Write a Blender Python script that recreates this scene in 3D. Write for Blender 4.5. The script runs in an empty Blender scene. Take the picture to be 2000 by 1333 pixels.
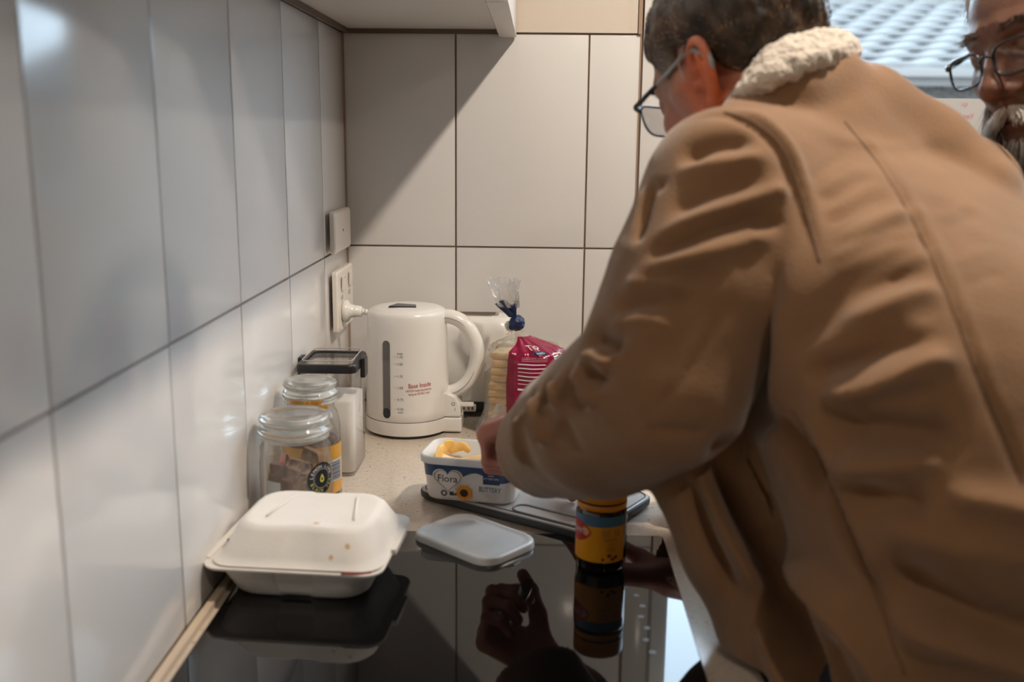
import bpy, bmesh, math, random
import numpy as np
from mathutils import Vector, Matrix, noise
from mathutils.bvhtree import BVHTree

S = bpy.context.scene
COL = S.collection
rng = np.random.default_rng(7)
random.seed(7)

# ------------------------------------------------------------------ camera
FPX = 1951.9
CAM = np.array([0.372, -1.941, 1.422])
_p, _y, _r = 0.2012, -0.0242, -0.0105
FW = np.array([math.sin(_y)*math.cos(_p), math.cos(_y)*math.cos(_p), -math.sin(_p)])
_r0 = np.array([math.cos(_y), -math.sin(_y), 0.0]); _d0 = np.cross(FW, _r0)
RT = math.cos(_r)*_r0 + math.sin(_r)*_d0
DN = -math.sin(_r)*_r0 + math.cos(_r)*_d0
cd = bpy.data.cameras.new('camera'); cam = bpy.data.objects.new('camera', cd); COL.objects.link(cam)
cd.sensor_width = 36.0; cd.lens = FPX/2000*36.0; cd.clip_start = 0.02; cd.clip_end = 200
cam.matrix_world = Matrix(((RT[0], -DN[0], -FW[0], CAM[0]), (RT[1], -DN[1], -FW[1], CAM[1]),
                           (RT[2], -DN[2], -FW[2], CAM[2]), (0, 0, 0, 1)))
cd.dof.use_dof = True; cd.dof.focus_distance = 1.66; cd.dof.aperture_fstop = 3.5
S.camera = cam

# ------------------------------------------------------------------ world, lights, exposure
W = bpy.data.worlds.new('overcast_sky'); S.world = W; W.use_nodes = True
bg = W.node_tree.nodes['Background']; bg.inputs[0].default_value = (0.66, 0.83, 1.0, 1); bg.inputs[1].default_value = 8.0
S.view_settings.view_transform = 'Standard'; S.view_settings.look = 'None'
S.view_settings.gamma = 1.0; S.view_settings.use_curve_mapping = False
S.view_settings.exposure = 0.55
S.cycles.max_bounces = 10; S.cycles.transparent_max_bounces = 24; S.cycles.sample_clamp_indirect = 4.0
S.cycles.diffuse_bounces = 4; S.cycles.glossy_bounces = 5

DOWNLIGHTS = [((0.94, -0.92), 14.5, 0.030), ((1.93, -0.24), 7.0, 0.030), ((0.93, -2.35), 4.0, 0.030)]
CEIL = 2.42
for i, ((lx, ly), pw, rad) in enumerate(DOWNLIGHTS):
    ld = bpy.data.lights.new('downlight_lamp', 'SPOT'); ld.energy = pw*3.2; ld.color = (1.0, 0.86, 0.715)
    ld.shadow_soft_size = rad; ld.spot_size = math.radians(165); ld.spot_blend = 0.6
    lo = bpy.data.objects.new('downlight_lamp', ld); COL.objects.link(lo); lo.location = (lx, ly, CEIL-0.03)

def at(px, py, Z):
    """world point seen at pixel (px,py) of the 2000x1333 frame at depth Z"""
    return CAM + Z*(FW + RT*((px-1000)/FPX) + DN*((py-666.5)/FPX))
def raydir(px, py):
    d = FW + RT*((px-1000)/FPX) + DN*((py-666.5)/FPX); return d/np.linalg.norm(d)

# ------------------------------------------------------------------ helpers
def new_mat(name):
    m = bpy.data.materials.new(name); m.use_nodes = True
    return m, m.node_tree.nodes, m.node_tree.links, m.node_tree.nodes['Principled BSDF']
def setin(b, **kw):
    names = dict(rough='Roughness', metal='Metallic', coat='Coat Weight', coat_rough='Coat Roughness', sheen='Sheen Weight', sheen_rough='Sheen Roughness',
                 trans='Transmission Weight', ior='IOR', spec='Specular IOR Level', sss='Subsurface Weight', alpha='Alpha')
    for k, v in kw.items(): b.inputs[names[k]].default_value = v
def pbr(name, col, rough=.5, bump=None, var=None, sss_r=None, attr=None, **kw):
    m, N, L, b = new_mat(name)
    b.inputs['Base Color'].default_value = (*col, 1); setin(b, rough=rough, **kw)
    tc = N.new('ShaderNodeTexCoord')
    if attr:
        a = N.new('ShaderNodeAttribute'); a.attribute_name = attr; L.new(a.outputs['Color'], b.inputs['Base Color'])
    if var:
        n = N.new('ShaderNodeTexNoise'); n.inputs['Scale'].default_value = var[0]; n.inputs['Detail'].default_value = 5
        L.new(tc.outputs['Object'], n.inputs['Vector'])
        mx = N.new('ShaderNodeMix'); mx.data_type = 'RGBA'; mx.blend_type = 'MULTIPLY'; mx.inputs[0].default_value = 1
        cr = N.new('ShaderNodeValToRGB'); lo = 1-var[1]
        cr.color_ramp.elements[0].color = (lo, lo, lo, 1); cr.color_ramp.elements[0].position = .3
        cr.color_ramp.elements[1].color = (1, 1, 1, 1); cr.color_ramp.elements[1].position = .7
        L.new(n.outputs['Fac'], cr.inputs[0])
        if attr: L.new(a.outputs['Color'], mx.inputs[6])
        else: mx.inputs[6].default_value = (*col, 1)
        L.new(cr.outputs[0], mx.inputs[7]); L.new(mx.outputs[2], b.inputs['Base Color'])
    if bump:
        n2 = N.new('ShaderNodeTexNoise'); n2.inputs['Scale'].default_value = bump[0]; n2.inputs['Detail'].default_value = 4
        L.new(tc.outputs['Object'], n2.inputs['Vector'])
        bp = N.new('ShaderNodeBump'); bp.inputs['Strength'].default_value = bump[1]; bp.inputs['Distance'].default_value = bump[2] if len(bump) > 2 else .001
        L.new(n2.outputs['Fac'], bp.inputs['Height']); L.new(bp.outputs[0], b.inputs['Normal'])
    if sss_r: b.inputs['Subsurface Radius'].default_value = sss_r; b.inputs['Subsurface Scale'].default_value = .006
    return m
def thin(name, tint=(1, 1, 1), gloss=.12, rough=.05, haze=0.0, edge=None, bump=None):
    """thin clear glass / plastic film: transparent + glossy by fresnel, optional milky haze and darker rim"""
    m = bpy.data.materials.new(name); m.use_nodes = True; N = m.node_tree.nodes; L = m.node_tree.links; N.clear()
    out = N.new('ShaderNodeOutputMaterial'); tr = N.new('ShaderNodeBsdfTransparent'); gl = N.new('ShaderNodeBsdfGlossy')
    tr.inputs[0].default_value = (*tint, 1); gl.inputs['Roughness'].default_value = rough
    lw = N.new('ShaderNodeLayerWeight'); lw.inputs[0].default_value = .35
    if edge:
        cr = N.new('ShaderNodeValToRGB'); cr.color_ramp.elements[0].color = (*tint, 1); cr.color_ramp.elements[1].color = (*edge, 1)
        cr.color_ramp.elements[0].position = .45; cr.color_ramp.elements[1].position = .95
        L.new(lw.outputs['Facing'], cr.inputs[0]); L.new(cr.outputs[0], tr.inputs[0])
    mr = N.new('ShaderNodeMath'); mr.operation = 'MULTIPLY_ADD'; mr.inputs[1].default_value = .38; mr.inputs[2].default_value = gloss; mr.use_clamp = True
    L.new(lw.outputs['Fresnel'], mr.inputs[0])
    ms = N.new('ShaderNodeMixShader'); L.new(mr.outputs[0], ms.inputs[0]); L.new(tr.outputs[0], ms.inputs[1]); L.new(gl.outputs[0], ms.inputs[2])
    last = ms
    if haze:
        df = N.new('ShaderNodeBsdfDiffuse'); df.inputs[0].default_value = (.9, .9, .88, 1)
        m2 = N.new('ShaderNodeMixShader'); m2.inputs[0].default_value = haze
        L.new(ms.outputs[0], m2.inputs[1]); L.new(df.outputs[0], m2.inputs[2]); last = m2
    if bump:
        tc = N.new('ShaderNodeTexCoord'); n2 = N.new('ShaderNodeTexNoise'); n2.inputs['Scale'].default_value = bump[0]; n2.inputs['Detail'].default_value = 3
        L.new(tc.outputs['Object'], n2.inputs['Vector'])
        bp = N.new('ShaderNodeBump'); bp.inputs['Strength'].default_value = bump[1]; bp.inputs['Distance'].default_value = .004
        L.new(n2.outputs['Fac'], bp.inputs['Height']); L.new(bp.outputs[0], gl.inputs['Normal'])
    L.new(last.outputs[0], out.inputs[0])
    return m

def link(o, parent=None):
    COL.objects.link(o)
    if parent is not None: o.parent = parent
    return o
def mesh_obj(name, verts, faces, mat=None, parent=None, smooth=False, loc=None, rot=None):
    me = bpy.data.meshes.new(name)
    me.from_pydata([tuple(map(float, v)) for v in verts], [], [tuple(map(int, f)) for f in faces])
    me.update()
    if smooth: me.shade_smooth()
    if mat: me.materials.append(mat)
    o = bpy.data.objects.new(name, me); link(o, parent)
    if loc is not None: o.location = loc
    if rot is not None: o.rotation_euler = rot
    return o
def tag(o, label, cat, group=None):
    o['label'] = label; o['category'] = cat
    if group: o['group'] = group
    return o
def thing(name, label, cat, loc=(0, 0, 0), rotz=0, group=None):
    o = bpy.data.objects.new(name, None); COL.objects.link(o); o.empty_display_size = .05
    o.location = loc; o.rotation_euler = (0, 0, rotz); return tag(o, label, cat, group)
def structure(o): o['kind'] = 'structure'; return o
class G:
    """collects geometry for ONE mesh"""
    def __init__(s): s.v = []; s.f = []
    def add(s, v, f):
        n = len(s.v); s.v += [tuple(map(float, q)) for q in v]; s.f += [tuple(int(i)+n for i in g) for g in f]; return s
    def obj(s, name, mat, parent=None, smooth=False, **k): return mesh_obj(name, s.v, s.f, mat, parent, smooth, **k)
def box_vf(lo, hi):
    x0, y0, z0 = lo; x1, y1, z1 = hi
    v = [(x0, y0, z0), (x1, y0, z0), (x1, y1, z0), (x0, y1, z0), (x0, y0, z1), (x1, y0, z1), (x1, y1, z1), (x0, y1, z1)]
    return v, [(0, 3, 2, 1), (4, 5, 6, 7), (0, 1, 5, 4), (1, 2, 6, 5), (2, 3, 7, 6), (3, 0, 4, 7)]
def bevel_mesh(me, w, seg=2):
    bm = bmesh.new(); bm.from_mesh(me)
    bmesh.ops.bevel(bm, geom=list(bm.edges), offset=w, segments=seg, profile=.7, affect='EDGES', clamp_overlap=True)
    bm.to_mesh(me); bm.free()
def box(name, lo, hi, mat, parent=None, bevel=0, seg=2, **k):
    o = mesh_obj(name, *box_vf(lo, hi), mat, parent, **k)
    if bevel: bevel_mesh(o.data, bevel, seg); o.data.shade_smooth(); o.data.set_sharp_from_angle(angle=math.radians(50))
    return o
def lathe(prof, n=48, c=(0, 0), sx=1, sy=1):
    """prof: (r,z) list; r=0 ends become poles"""
    v = []; f = []; rings = []
    for r, z in prof:
        if r < 1e-6: rings.append([len(v)]); v.append((c[0], c[1], z))
        else:
            rings.append(list(range(len(v), len(v)+n)))
            v += [(c[0]+sx*r*math.cos(2*math.pi*i/n), c[1]+sy*r*math.sin(2*math.pi*i/n), z) for i in range(n)]
    for a, b in zip(rings, rings[1:]):
        for i in range(n):
            j = (i+1) % n
            if len(a) == 1 and len(b) == 1: continue
            if len(a) == 1: f.append((a[0], b[j], b[i]))
            elif len(b) == 1: f.append((a[i], a[j], b[0]))
            else: f.append((a[i], a[j], b[j], b[i]))
    return v, f
def tube(pts, rad, n=10, sec=None, up=None, cap=True):
    """swept tube; sec=(a,b) scales the section along the two frame axes"""
    P = np.array(pts, float); m = len(P)
    R = np.full(m, rad) if np.isscalar(rad) else np.array(rad, float)
    T = np.gradient(P, axis=0); T /= np.linalg.norm(T, axis=1)[:, None]+1e-12
    u = np.array(up if up is not None else ((0, 0, 1) if abs(T[0][2]) < .9 else (1, 0, 0)), float)
    v = []; f = []
    for i in range(m):
        u = u-T[i]*(u@T[i]); u /= np.linalg.norm(u)+1e-12; w = np.cross(T[i], u)
        sa, sb = sec if sec else (1, 1)
        for k in range(n):
            a = 2*math.pi*k/n; v.append(P[i]+R[i]*(sa*math.cos(a)*u+sb*math.sin(a)*w))
    for i in range(m-1):
        for k in range(n):
            j = (k+1) % n; f.append((i*n+k, i*n+j, (i+1)*n+j, (i+1)*n+k))
    if cap: f.append(tuple(range(n))[::-1]); f.append(tuple(range((m-1)*n, m*n)))
    return v, f
def spline(pts, n=8):
    """Catmull-Rom through pts"""
    P = [np.array(p, float) for p in pts]; P = [2*P[0]-P[1]]+P+[2*P[-1]-P[-2]]; out = []
    for i in range(1, len(P)-2):
        a, b, c, d = P[i-1:i+3]
        for k in range(n):
            t = k/n; out.append(.5*(2*b+(c-a)*t+(2*a-5*b+4*c-d)*t*t+(3*b-a-3*c+d)*t**3))
    out.append(P[-2]); return np.array(out)
def rrect(w, d, r, k=6, cx=0, cy=0):
    """CCW rounded rectangle loop starting at the front-left (-y) corner"""
    r = min(r, w/2-1e-4, d/2-1e-4); pts = []
    for (sx, sy, a0) in ((-1, -1, math.pi), (1, -1, 1.5*math.pi), (1, 1, 0), (-1, 1, .5*math.pi)):
        for i in range(k+1):
            a = a0+.5*math.pi*i/k; pts.append((cx+sx*(w/2-r)+r*math.cos(a), cy+sy*(d/2-r)+r*math.sin(a)))
    return pts
def loft(loops, cap0=True, cap1=True):
    n = len(loops[0]); v = [p for l in loops for p in l]; f = []
    for i in range(len(loops)-1):
        for k in range(n):
            j = (k+1) % n; f.append((i*n+k, i*n+j, (i+1)*n+j, (i+1)*n+k))
    if cap0: f.append(tuple(range(n))[::-1])
    if cap1: f.append(tuple(range((len(loops)-1)*n, len(loops)*n)))
    return v, f
def rloft(secs, k=6, **kw):
    """secs: (z,w,d,r[,cx,cy])"""
    return loft([[(x, y, s[0]) for x, y in rrect(s[1], s[2], s[3], k, *(s[4:6] if len(s) > 4 else (0, 0)))] for s in secs], **kw)
_textcache = {}
def text_vf(s, size, fit=None):
    """flat glyph triangles, centred at 0; fit=(width) rescales x"""
    if s not in _textcache:
        cu = bpy.data.curves.new('t', 'FONT'); cu.body = s; cu.size = 1; cu.resolution_u = 3
        o = bpy.data.objects.new('t', cu); COL.objects.link(o)
        dg = bpy.context.evaluated_depsgraph_get(); me = bpy.data.meshes.new_from_object(o.evaluated_get(dg))
        v = np.array([q.co[:2] for q in me.vertices]); f = [tuple(p.vertices) for p in me.polygons]
        bpy.data.objects.remove(o); bpy.data.curves.remove(cu); bpy.data.meshes.remove(me)
        _textcache[s] = (v, f)
    v, f = _textcache[s]; lo, hi = v.min(0), v.max(0)
    w = (v-(lo+hi)/2)*size
    if fit: w[:, 0] *= fit/(w[:, 0].max()-w[:, 0].min())
    return w, f
def mapped(vf, fn, du=0, dv=0, rot=0, sc=1):
    v, f = vf; c, s = math.cos(rot), math.sin(rot)
    return [fn(du+sc*(c*x-s*y), dv+sc*(s*x+c*y)) for x, y in v], f
def quad_uv(u0, v0, u1, v1, n=1):
    v = []; f = []
    for i in range(n+1):
        u = u0+(u1-u0)*i/n; v += [(u, v0), (u, v1)]
    for i in range(n): f.append((2*i, 2*i+2, 2*i+3, 2*i+1))
    return v, f
def disc_uv(r, n=20, ry=None):
    return [(r*math.cos(2*math.pi*i/n), (ry or r)*math.sin(2*math.pi*i/n)) for i in range(n)], [tuple(range(n))]
def ring_uv(r0, r1, n=28, ry=1):
    v = [(r*math.cos(2*math.pi*i/n), ry*r*math.sin(2*math.pi*i/n)) for r in (r0, r1) for i in range(n)]
    return v, [(i, (i+1) % n, n+(i+1) % n, n+i)[::-1] for i in range(n)]

# ------------------------------------------------------------------ signed distance modelling
class SDF:
    def __init__(s, lo, hi, h):
        s.lo = np.array(lo, float); s.h = h; s.n = np.ceil((np.array(hi)-s.lo)/h).astype(int)+1
        s.D = np.full(s.n, 1.0, np.float32)
        s.ax = [(s.lo[i]+h*np.arange(s.n[i])).astype(np.float32) for i in range(3)]
    def put(s, fn, lo, hi, k=0.0, op='u'):
        m = k+3*s.h
        a = np.clip(np.floor((np.array(lo)-m-s.lo)/s.h).astype(int), 0, s.n); b = np.clip(np.ceil((np.array(hi)+m-s.lo)/s.h).astype(int)+1, 0, s.n)
        if (b <= a).any(): return
        sl = tuple(slice(a[i], b[i]) for i in range(3))
        X = s.ax[0][sl[0]][:, None, None]; Y = s.ax[1][sl[1]][None, :, None]; Z = s.ax[2][sl[2]][None, None, :]
        d = fn(X, Y, Z); c = s.D[sl]
        if op == 's': d = -d; c2 = -c; s.D[sl] = -s._smin(c2, -d, k)if k else np.maximum(c, d); return
        s.D[sl] = s._smin(c, d, k) if k else np.minimum(c, d)
    @staticmethod
    def _smin(a, b, k):
        h = np.clip(.5+.5*(b-a)/k, 0, 1); return b+(a-b)*h-k*h*(1-h)
    def cone(s, a, b, ra, rb, k=0.0, op='u'):
        a = np.array(a, float); b = np.array(b, float); ab = b-a; L2 = ab@ab+1e-12; R = max(ra, rb)
        def fn(X, Y, Z):
            t = np.clip(((X-a[0])*ab[0]+(Y-a[1])*ab[1]+(Z-a[2])*ab[2])/L2, 0, 1)
            return np.sqrt((X-a[0]-t*ab[0])**2+(Y-a[1]-t*ab[1])**2+(Z-a[2]-t*ab[2])**2)-(ra+(rb-ra)*t)
        s.put(fn, np.minimum(a, b)-R, np.maximum(a, b)+R, k, op)
    def ell(s, c, r, k=0.0, op='u', M=None):
        c = np.array(c, float); r = np.array(r, float); R = r.max(); mn = r.min(); M = np.eye(3) if M is None else np.array(M, float)
        def fn(X, Y, Z):
            x, y, z = X-c[0], Y-c[1], Z-c[2]
            q = sum(((M[i][0]*x+M[i][1]*y+M[i][2]*z)/r[i])**2 for i in range(3)); g = sum(((M[i][0]*x+M[i][1]*y+M[i][2]*z)/r[i]**2)**2 for i in range(3))
            q = np.sqrt(q); return q*(q-1)/np.sqrt(g+1e-9)
        s.put(fn, c-R, c+R, k, op)
    def chain(s, pts, rad, k=0.01, op='u'):
        for i in range(len(pts)-1): s.cone(pts[i], pts[i+1], rad[i], rad[i+1], k, op)
    def trunk(s, secs, Lv, Fv, k=0.03):
        """elliptical sections (centre, half-width along Lv, half-depth along Fv)"""
        Lv = np.array(Lv, float); Fv = np.array(Fv, float)
        for (c0, a0, b0), (c1, a1, b1) in zip(secs, secs[1:]):
            c0 = np.array(c0, float); c1 = np.array(c1, float); ax = c1-c0; ln = np.linalg.norm(ax); A = ax/ln
            def fn(X, Y, Z):
                x, y, z = X-c0[0], Y-c0[1], Z-c0[2]; tt = (x*A[0]+y*A[1]+z*A[2])/ln; t = np.clip(tt, 0, 1)
                x, y, z = x-t*ax[0], y-t*ax[1], z-t*ax[2]; a = a0+(a1-a0)*t; b = b0+(b1-b0)*t
                e = (tt-t)*ln; x, y, z = x-e*A[0], y-e*A[1], z-e*A[2]
                q = np.sqrt(((x*Lv[0]+y*Lv[1]+z*Lv[2])/a)**2+((x*Fv[0]+y*Fv[1]+z*Fv[2])/b)**2)
                d = (q-1)*np.minimum(a, b)
                return np.where(np.abs(e) > 0, np.sqrt(np.maximum(d, 0)**2+e*e)+np.minimum(d, 0)*0, d)
            R = max(a0, a1, b0, b1); s.put(fn, np.minimum(c0, c1)-R, np.maximum(c0, c1)+R, k)
    def trunk_z(s, secs, Lv, Fv, k=0.004):
        """one smooth body of horizontal ellipses: secs rows are (x, y, z, half-width, half-depth), z rising"""
        q = np.array(secs, float); z0, z1 = q[0, 2], q[-1, 2]
        def fn(X, Y, Z):
            zz = np.clip(Z, z0, z1); I = lambda c: np.interp(zz.ravel(), q[:, 2], q[:, c]).reshape(zz.shape).astype(np.float32)
            x, y, a, b_ = X-I(0), Y-I(1), I(3), I(4)
            r = np.sqrt(((x*Lv[0]+y*Lv[1])/a)**2+((x*Fv[0]+y*Fv[1])/b_)**2); d = (r-1)*np.minimum(a, b_); e = np.maximum(np.maximum(z0-Z, Z-z1), 0)
            return np.where(e > 0, np.sqrt(np.maximum(d, 0)**2+e*e), d)
        R = q[:, 3:].max(); s.put(fn, q[:, :3].min(0)-(R, R, .05), q[:, :3].max(0)+(R, R, .05), k)
    def mesh(s, smooth=2):
        D = s.D; I = D < 0
        cs = np.zeros(np.array(D.shape)-1, np.int8)
        for dx in (0, 1):
            for dy in (0, 1):
                for dz in (0, 1): cs += I[dx:D.shape[0]-1+dx, dy:D.shape[1]-1+dy, dz:D.shape[2]-1+dz]
        act = np.argwhere((cs > 0) & (cs < 8)); idx = np.full(cs.shape, -1, np.int32); idx[tuple(act.T)] = np.arange(len(act))
        off = np.array([(x, y, z) for x in (0, 1) for y in (0, 1) for z in (0, 1)])
        val = np.stack([D[tuple((act+o).T)] for o in off], 1)
        acc = np.zeros((len(act), 3)); cnt = np.zeros(len(act))
        for i in range(8):
            for j in range(i+1, 8):
                if np.abs(off[i]-off[j]).sum() != 1: continue
                a, b = val[:, i], val[:, j]; m = (a < 0) != (b < 0); t = a[m]/(a[m]-b[m])
                acc[m] += off[i]+t[:, None]*(off[j]-off[i]); cnt[m] += 1
        V = s.lo+s.h*(act+acc/cnt[:, None]); F = []
        for ax in range(3):
            b1, b2 = (ax+1) % 3, (ax+2) % 3
            sa = [slice(None)]*3; sb = [slice(None)]*3; sa[ax] = slice(0, -1); sb[ax] = slice(1, None)
            A = I[tuple(sa)]; B = I[tuple(sb)]
            e = np.argwhere(A != B); ok = (e[:, b1] > 0) & (e[:, b2] > 0) & (e[:, b1] < cs.shape[b1]) & (e[:, b2] < cs.shape[b2]); e = e[ok]
            fl = A[tuple(e.T)]; u = np.zeros(3, int); u[b1] = 1; w = np.zeros(3, int); w[b2] = 1
            q = np.stack([idx[tuple((e-u-w).T)], idx[tuple((e-w).T)], idx[tuple(e.T)], idx[tuple((e-u).T)]], 1)
            q[~fl] = q[~fl][:, ::-1]; F.append(q)
        F = np.concatenate(F); F = F[(F >= 0).all(1)]
        for _ in range(smooth): V = lap(V, F)
        return V, F
def lap(V, F, w=.5):
    acc = np.zeros_like(V); cnt = np.zeros(len(V))
    for i in range(4):
        a, b = F[:, i], F[:, (i+1) % 4]
        for j in range(3): acc[:, j] += np.bincount(a, V[b, j], len(V))+np.bincount(b, V[a, j], len(V))
        cnt += np.bincount(a, minlength=len(V))+np.bincount(b, minlength=len(V))
    return V*(1-w)+w*acc/np.maximum(cnt, 1)[:, None]
def normals(V, F):
    n = np.cross(V[F[:, 2]]-V[F[:, 0]], V[F[:, 3]]-V[F[:, 1]]); N = np.zeros_like(V)
    for i in range(4):
        for j in range(3): N[:, j] += np.bincount(F[:, i], n[:, j], len(V))
    return N/(np.linalg.norm(N, axis=1)[:, None]+1e-12)
def sdf_obj(name, V, F, mat, parent=None, colors=None):
    me = bpy.data.meshes.new(name); me.vertices.add(len(V)); me.vertices.foreach_set('co', np.asarray(V, np.float32).ravel())
    me.loops.add(F.size); me.loops.foreach_set('vertex_index', np.asarray(F, np.int32).ravel())
    me.polygons.add(len(F)); me.polygons.foreach_set('loop_start', np.arange(0, F.size, 4, dtype=np.int32))
    me.update(calc_edges=True); me.validate(); me.shade_smooth()
    if mat: me.materials.append(mat)
    if colors is not None:
        a = me.color_attributes.new('tone', 'FLOAT_COLOR', 'POINT'); c = np.ones((len(V), 4), np.float32); c[:, :3] = colors; a.data.foreach_set('color', c.ravel())
    o = bpy.data.objects.new(name, me); return link(o, parent)
def vnoise(P, scale, seed=0):
    o = Vector((seed*7.3, seed*3.1, seed*5.7)); return np.array([noise.noise(Vector(p)*scale+o) for p in P])
# ------------------------------------------------------------------ materials
M = {}
M['tile'] = pbr('glazed_white_tile', (.72, .71, .70), .13, bump=(9, .05, .002), spec=.5)
M['grout'] = pbr('brown_grout', (.33, .235, .175), .85, bump=(300, .3))
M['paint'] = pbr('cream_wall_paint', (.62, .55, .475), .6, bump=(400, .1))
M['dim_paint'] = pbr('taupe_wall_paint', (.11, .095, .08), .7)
M['white_paint'] = pbr('white_ceiling_paint', (.36, .345, .33), .7, bump=(300, .1))
M['laminate'] = pbr('white_cabinet_laminate', (.64, .60, .555), .42, var=(5, .05))
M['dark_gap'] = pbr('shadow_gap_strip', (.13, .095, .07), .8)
M['floor'] = pbr('grey_vinyl_floor', (.10, .09, .08), .5, var=(6, .2))
M['white_plastic'] = pbr('white_kettle_plastic', (.79, .775, .74), .24, bump=(700, .06))
M['socket_plastic'] = pbr('white_socket_plastic', (.78, .74, .68), .3)
M['black_plastic'] = pbr('black_plastic', (.012, .012, .014), .35)
M['smoke_window'] = pbr('smoked_gauge_window', (.16, .155, .15), .12)
M['smoke_dark'] = pbr('dark_gauge_end', (.035, .04, .05), .15)
M['red_print'] = pbr('red_print', (.42, .02, .02), .5)
M['grey_print'] = pbr('grey_print', (.12, .12, .12), .5)
M['faint_print'] = pbr('faint_grey_print', (.42, .39, .37), .5)
M['white_print'] = pbr('white_print', (.8, .78, .76), .5)
M['pink_print'] = pbr('pale_pink_print', (.70, .42, .45), .5)
M['black_glass'] = pbr('black_ceramic_glass', (.0045, .0045, .005), .035, spec=.48)
M['silicone'] = pbr('cream_silicone', (.62, .50, .38), .45)
M['pulp'] = pbr('white_moulded_pulp', (.78, .755, .72), .8, bump=(500, .35), var=(30, .04))
M['stain'] = pbr('orange_food_stain', (.68, .47, .30), .7)
M['stain_red'] = pbr('red_sauce_stain', (.35, .07, .04), .6)
M['lid_plastic'] = pbr('milky_lid_plastic', (.80, .82, .83), .22, bump=(40, .25, .003), spec=.6)
M['board'] = pbr('pale_grey_board_plastic', (.50, .49, .48), .35, bump=(250, .2))
M['board_rim'] = pbr('dark_grey_board_rim', (.055, .06, .065), .5)
M['groove_grey'] = pbr('grey_groove_line', (.20, .20, .205), .5)
M['tub'] = pbr('white_tub_plastic', (.78, .76, .73), .3)
M['tub_rim'] = pbr('cool_white_tub_rim', (.75, .78, .80), .25)
M['navy_print'] = pbr('navy_print', (.035, .075, .19), .35)
M['navy_dark'] = pbr('deep_navy_print', (.012, .035, .12), .35)
M['gold_print'] = pbr('gold_outline_print', (.30, .23, .10), .35)
M['ink'] = pbr('dark_ink_print', (.04, .045, .08), .45)
M['petal'] = pbr('yellow_petal_print', (.85, .33, .02), .5)
M['seed'] = pbr('dark_seed_print', (.03, .015, .01), .6)
M['butter'] = pbr('pale_yellow_spread', (.86, .66, .36), .3, bump=(60, .5, .004), var=(40, .12))
M['butter_deep'] = pbr('deep_yellow_spread', (.88, .55, .17), .3, bump=(70, .5, .003))
M['jar_glass'] = thin('clear_jar_glass', (.97, .98, .975), .06, .03, haze=.06, edge=(.55, .58, .57))
M['lid_glass'] = pbr('thick_lid_glass', (.92, .96, .96), .04, trans=.91, ior=1.45)
M['seal'] = thin('soft_clear_seal', (.80, .82, .80), .06, .2, haze=.25)
M['canister'] = thin('clear_canister_plastic', (.985, .985, .98), .03, .04, haze=.03, edge=(.80, .78, .76))
M['sugar'] = pbr('white_sugar', (.90, .86, .81), .9)
M['yellow_lid'] = pbr('yellow_screw_lid', (.80, .29, .005), .28)
M['yellow_label'] = pbr('yellow_paper_label', (.88, .36, .004), .42)
M['blue_band'] = pbr('dusty_blue_label_band', (.07, .19, .30), .42)
M['red_badge'] = pbr('red_label_badge', (.50, .015, .015), .4)
M['dark_jar'] = pbr('dark_brown_filled_jar', (.012, .006, .004), .06, coat=.6)
M['orange_pic'] = pbr('dark_red_label_picture', (.22, .03, .01), .5)
M['gold_label'] = pbr('gold_foil_label', (.70, .36, .055), .32, metal=.35)
M['coffee'] = pbr('brown_jar_contents', (.115, .055, .03), .9, bump=(180, .9, .004), var=(60, .45))
M['teabag'] = pbr('tan_teabag_paper', (.43, .235, .11), .8, var=(60, .35), bump=(120, .6, .003))
M['teabag_dark'] = pbr('brown_teabag_paper', (.23, .105, .05), .8, var=(70, .4), bump=(120, .6, .003))
M['teabag_rose'] = pbr('rosy_teabag_tag', (.33, .10, .07), .7)
M['label_black'] = pbr('black_round_label', (.012, .014, .018), .4)
M['lime_print'] = pbr('lime_print', (.52, .50, .08), .5)
M['orange_strip'] = pbr('orange_seal_strip', (.72, .30, .02), .4, var=(90, .5))
M['crumb'] = pbr('toasted_bread_crust', (.88, .56, .22), .85, bump=(150, .5, .003), var=(45, .3))
M['bread'] = pbr('white_bread_crumb', (.88, .74, .50), .9, bump=(250, .6, .003), var=(60, .12))
M['film'] = thin('clear_bread_bag_film', (.98, .98, .97), .09, .10, haze=.05, bump=(60, .8))
M['film_dense'] = thin('crumpled_bag_film', (.95, .96, .97), .22, .12, haze=.22, bump=(90, 1.0))
M['magenta'] = pbr('magenta_bag_print', (.25, .004, .045), .22, bump=(35, .5, .004))
M['magenta_dark'] = pbr('dark_red_bag_print', (.17, .004, .02), .25, bump=(35, .5, .004))
M['navy_bag'] = pbr('navy_bag_print', (.007, .022, .085), .45, bump=(120, .8, .003))
M['steel'] = pbr('brushed_steel', (.62, .60, .57), .28, metal=1.0)
M['brown_slot'] = pbr('dark_toaster_slot', (.11, .07, .045), .6)
M['pane'] = thin('window_glass', (.97, .985, .985), .02, .01)
M['alu'] = pbr('grey_window_aluminium', (.38, .40, .42), .4, metal=.3)
M['roof_tile'] = pbr('pale_grey_roof_tile', (.105, .097, .09), .6, var=(3, .2))
M['hip_tile'] = pbr('grey_hip_capping', (.105, .090, .080), .7)
M['pebble'] = pbr('grey_pebbledash', (.095, .078, .066), .9, var=(40, .85), bump=(150, .8, .01))
M['paper'] = pbr('white_notice_paper', (.5, .5, .5), .7)
M['red_pen'] = pbr('red_pen_ink', (.62, .25, .27), .6)
M['ground'] = pbr('grey_yard_ground', (.25, .25, .24), .9)

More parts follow.
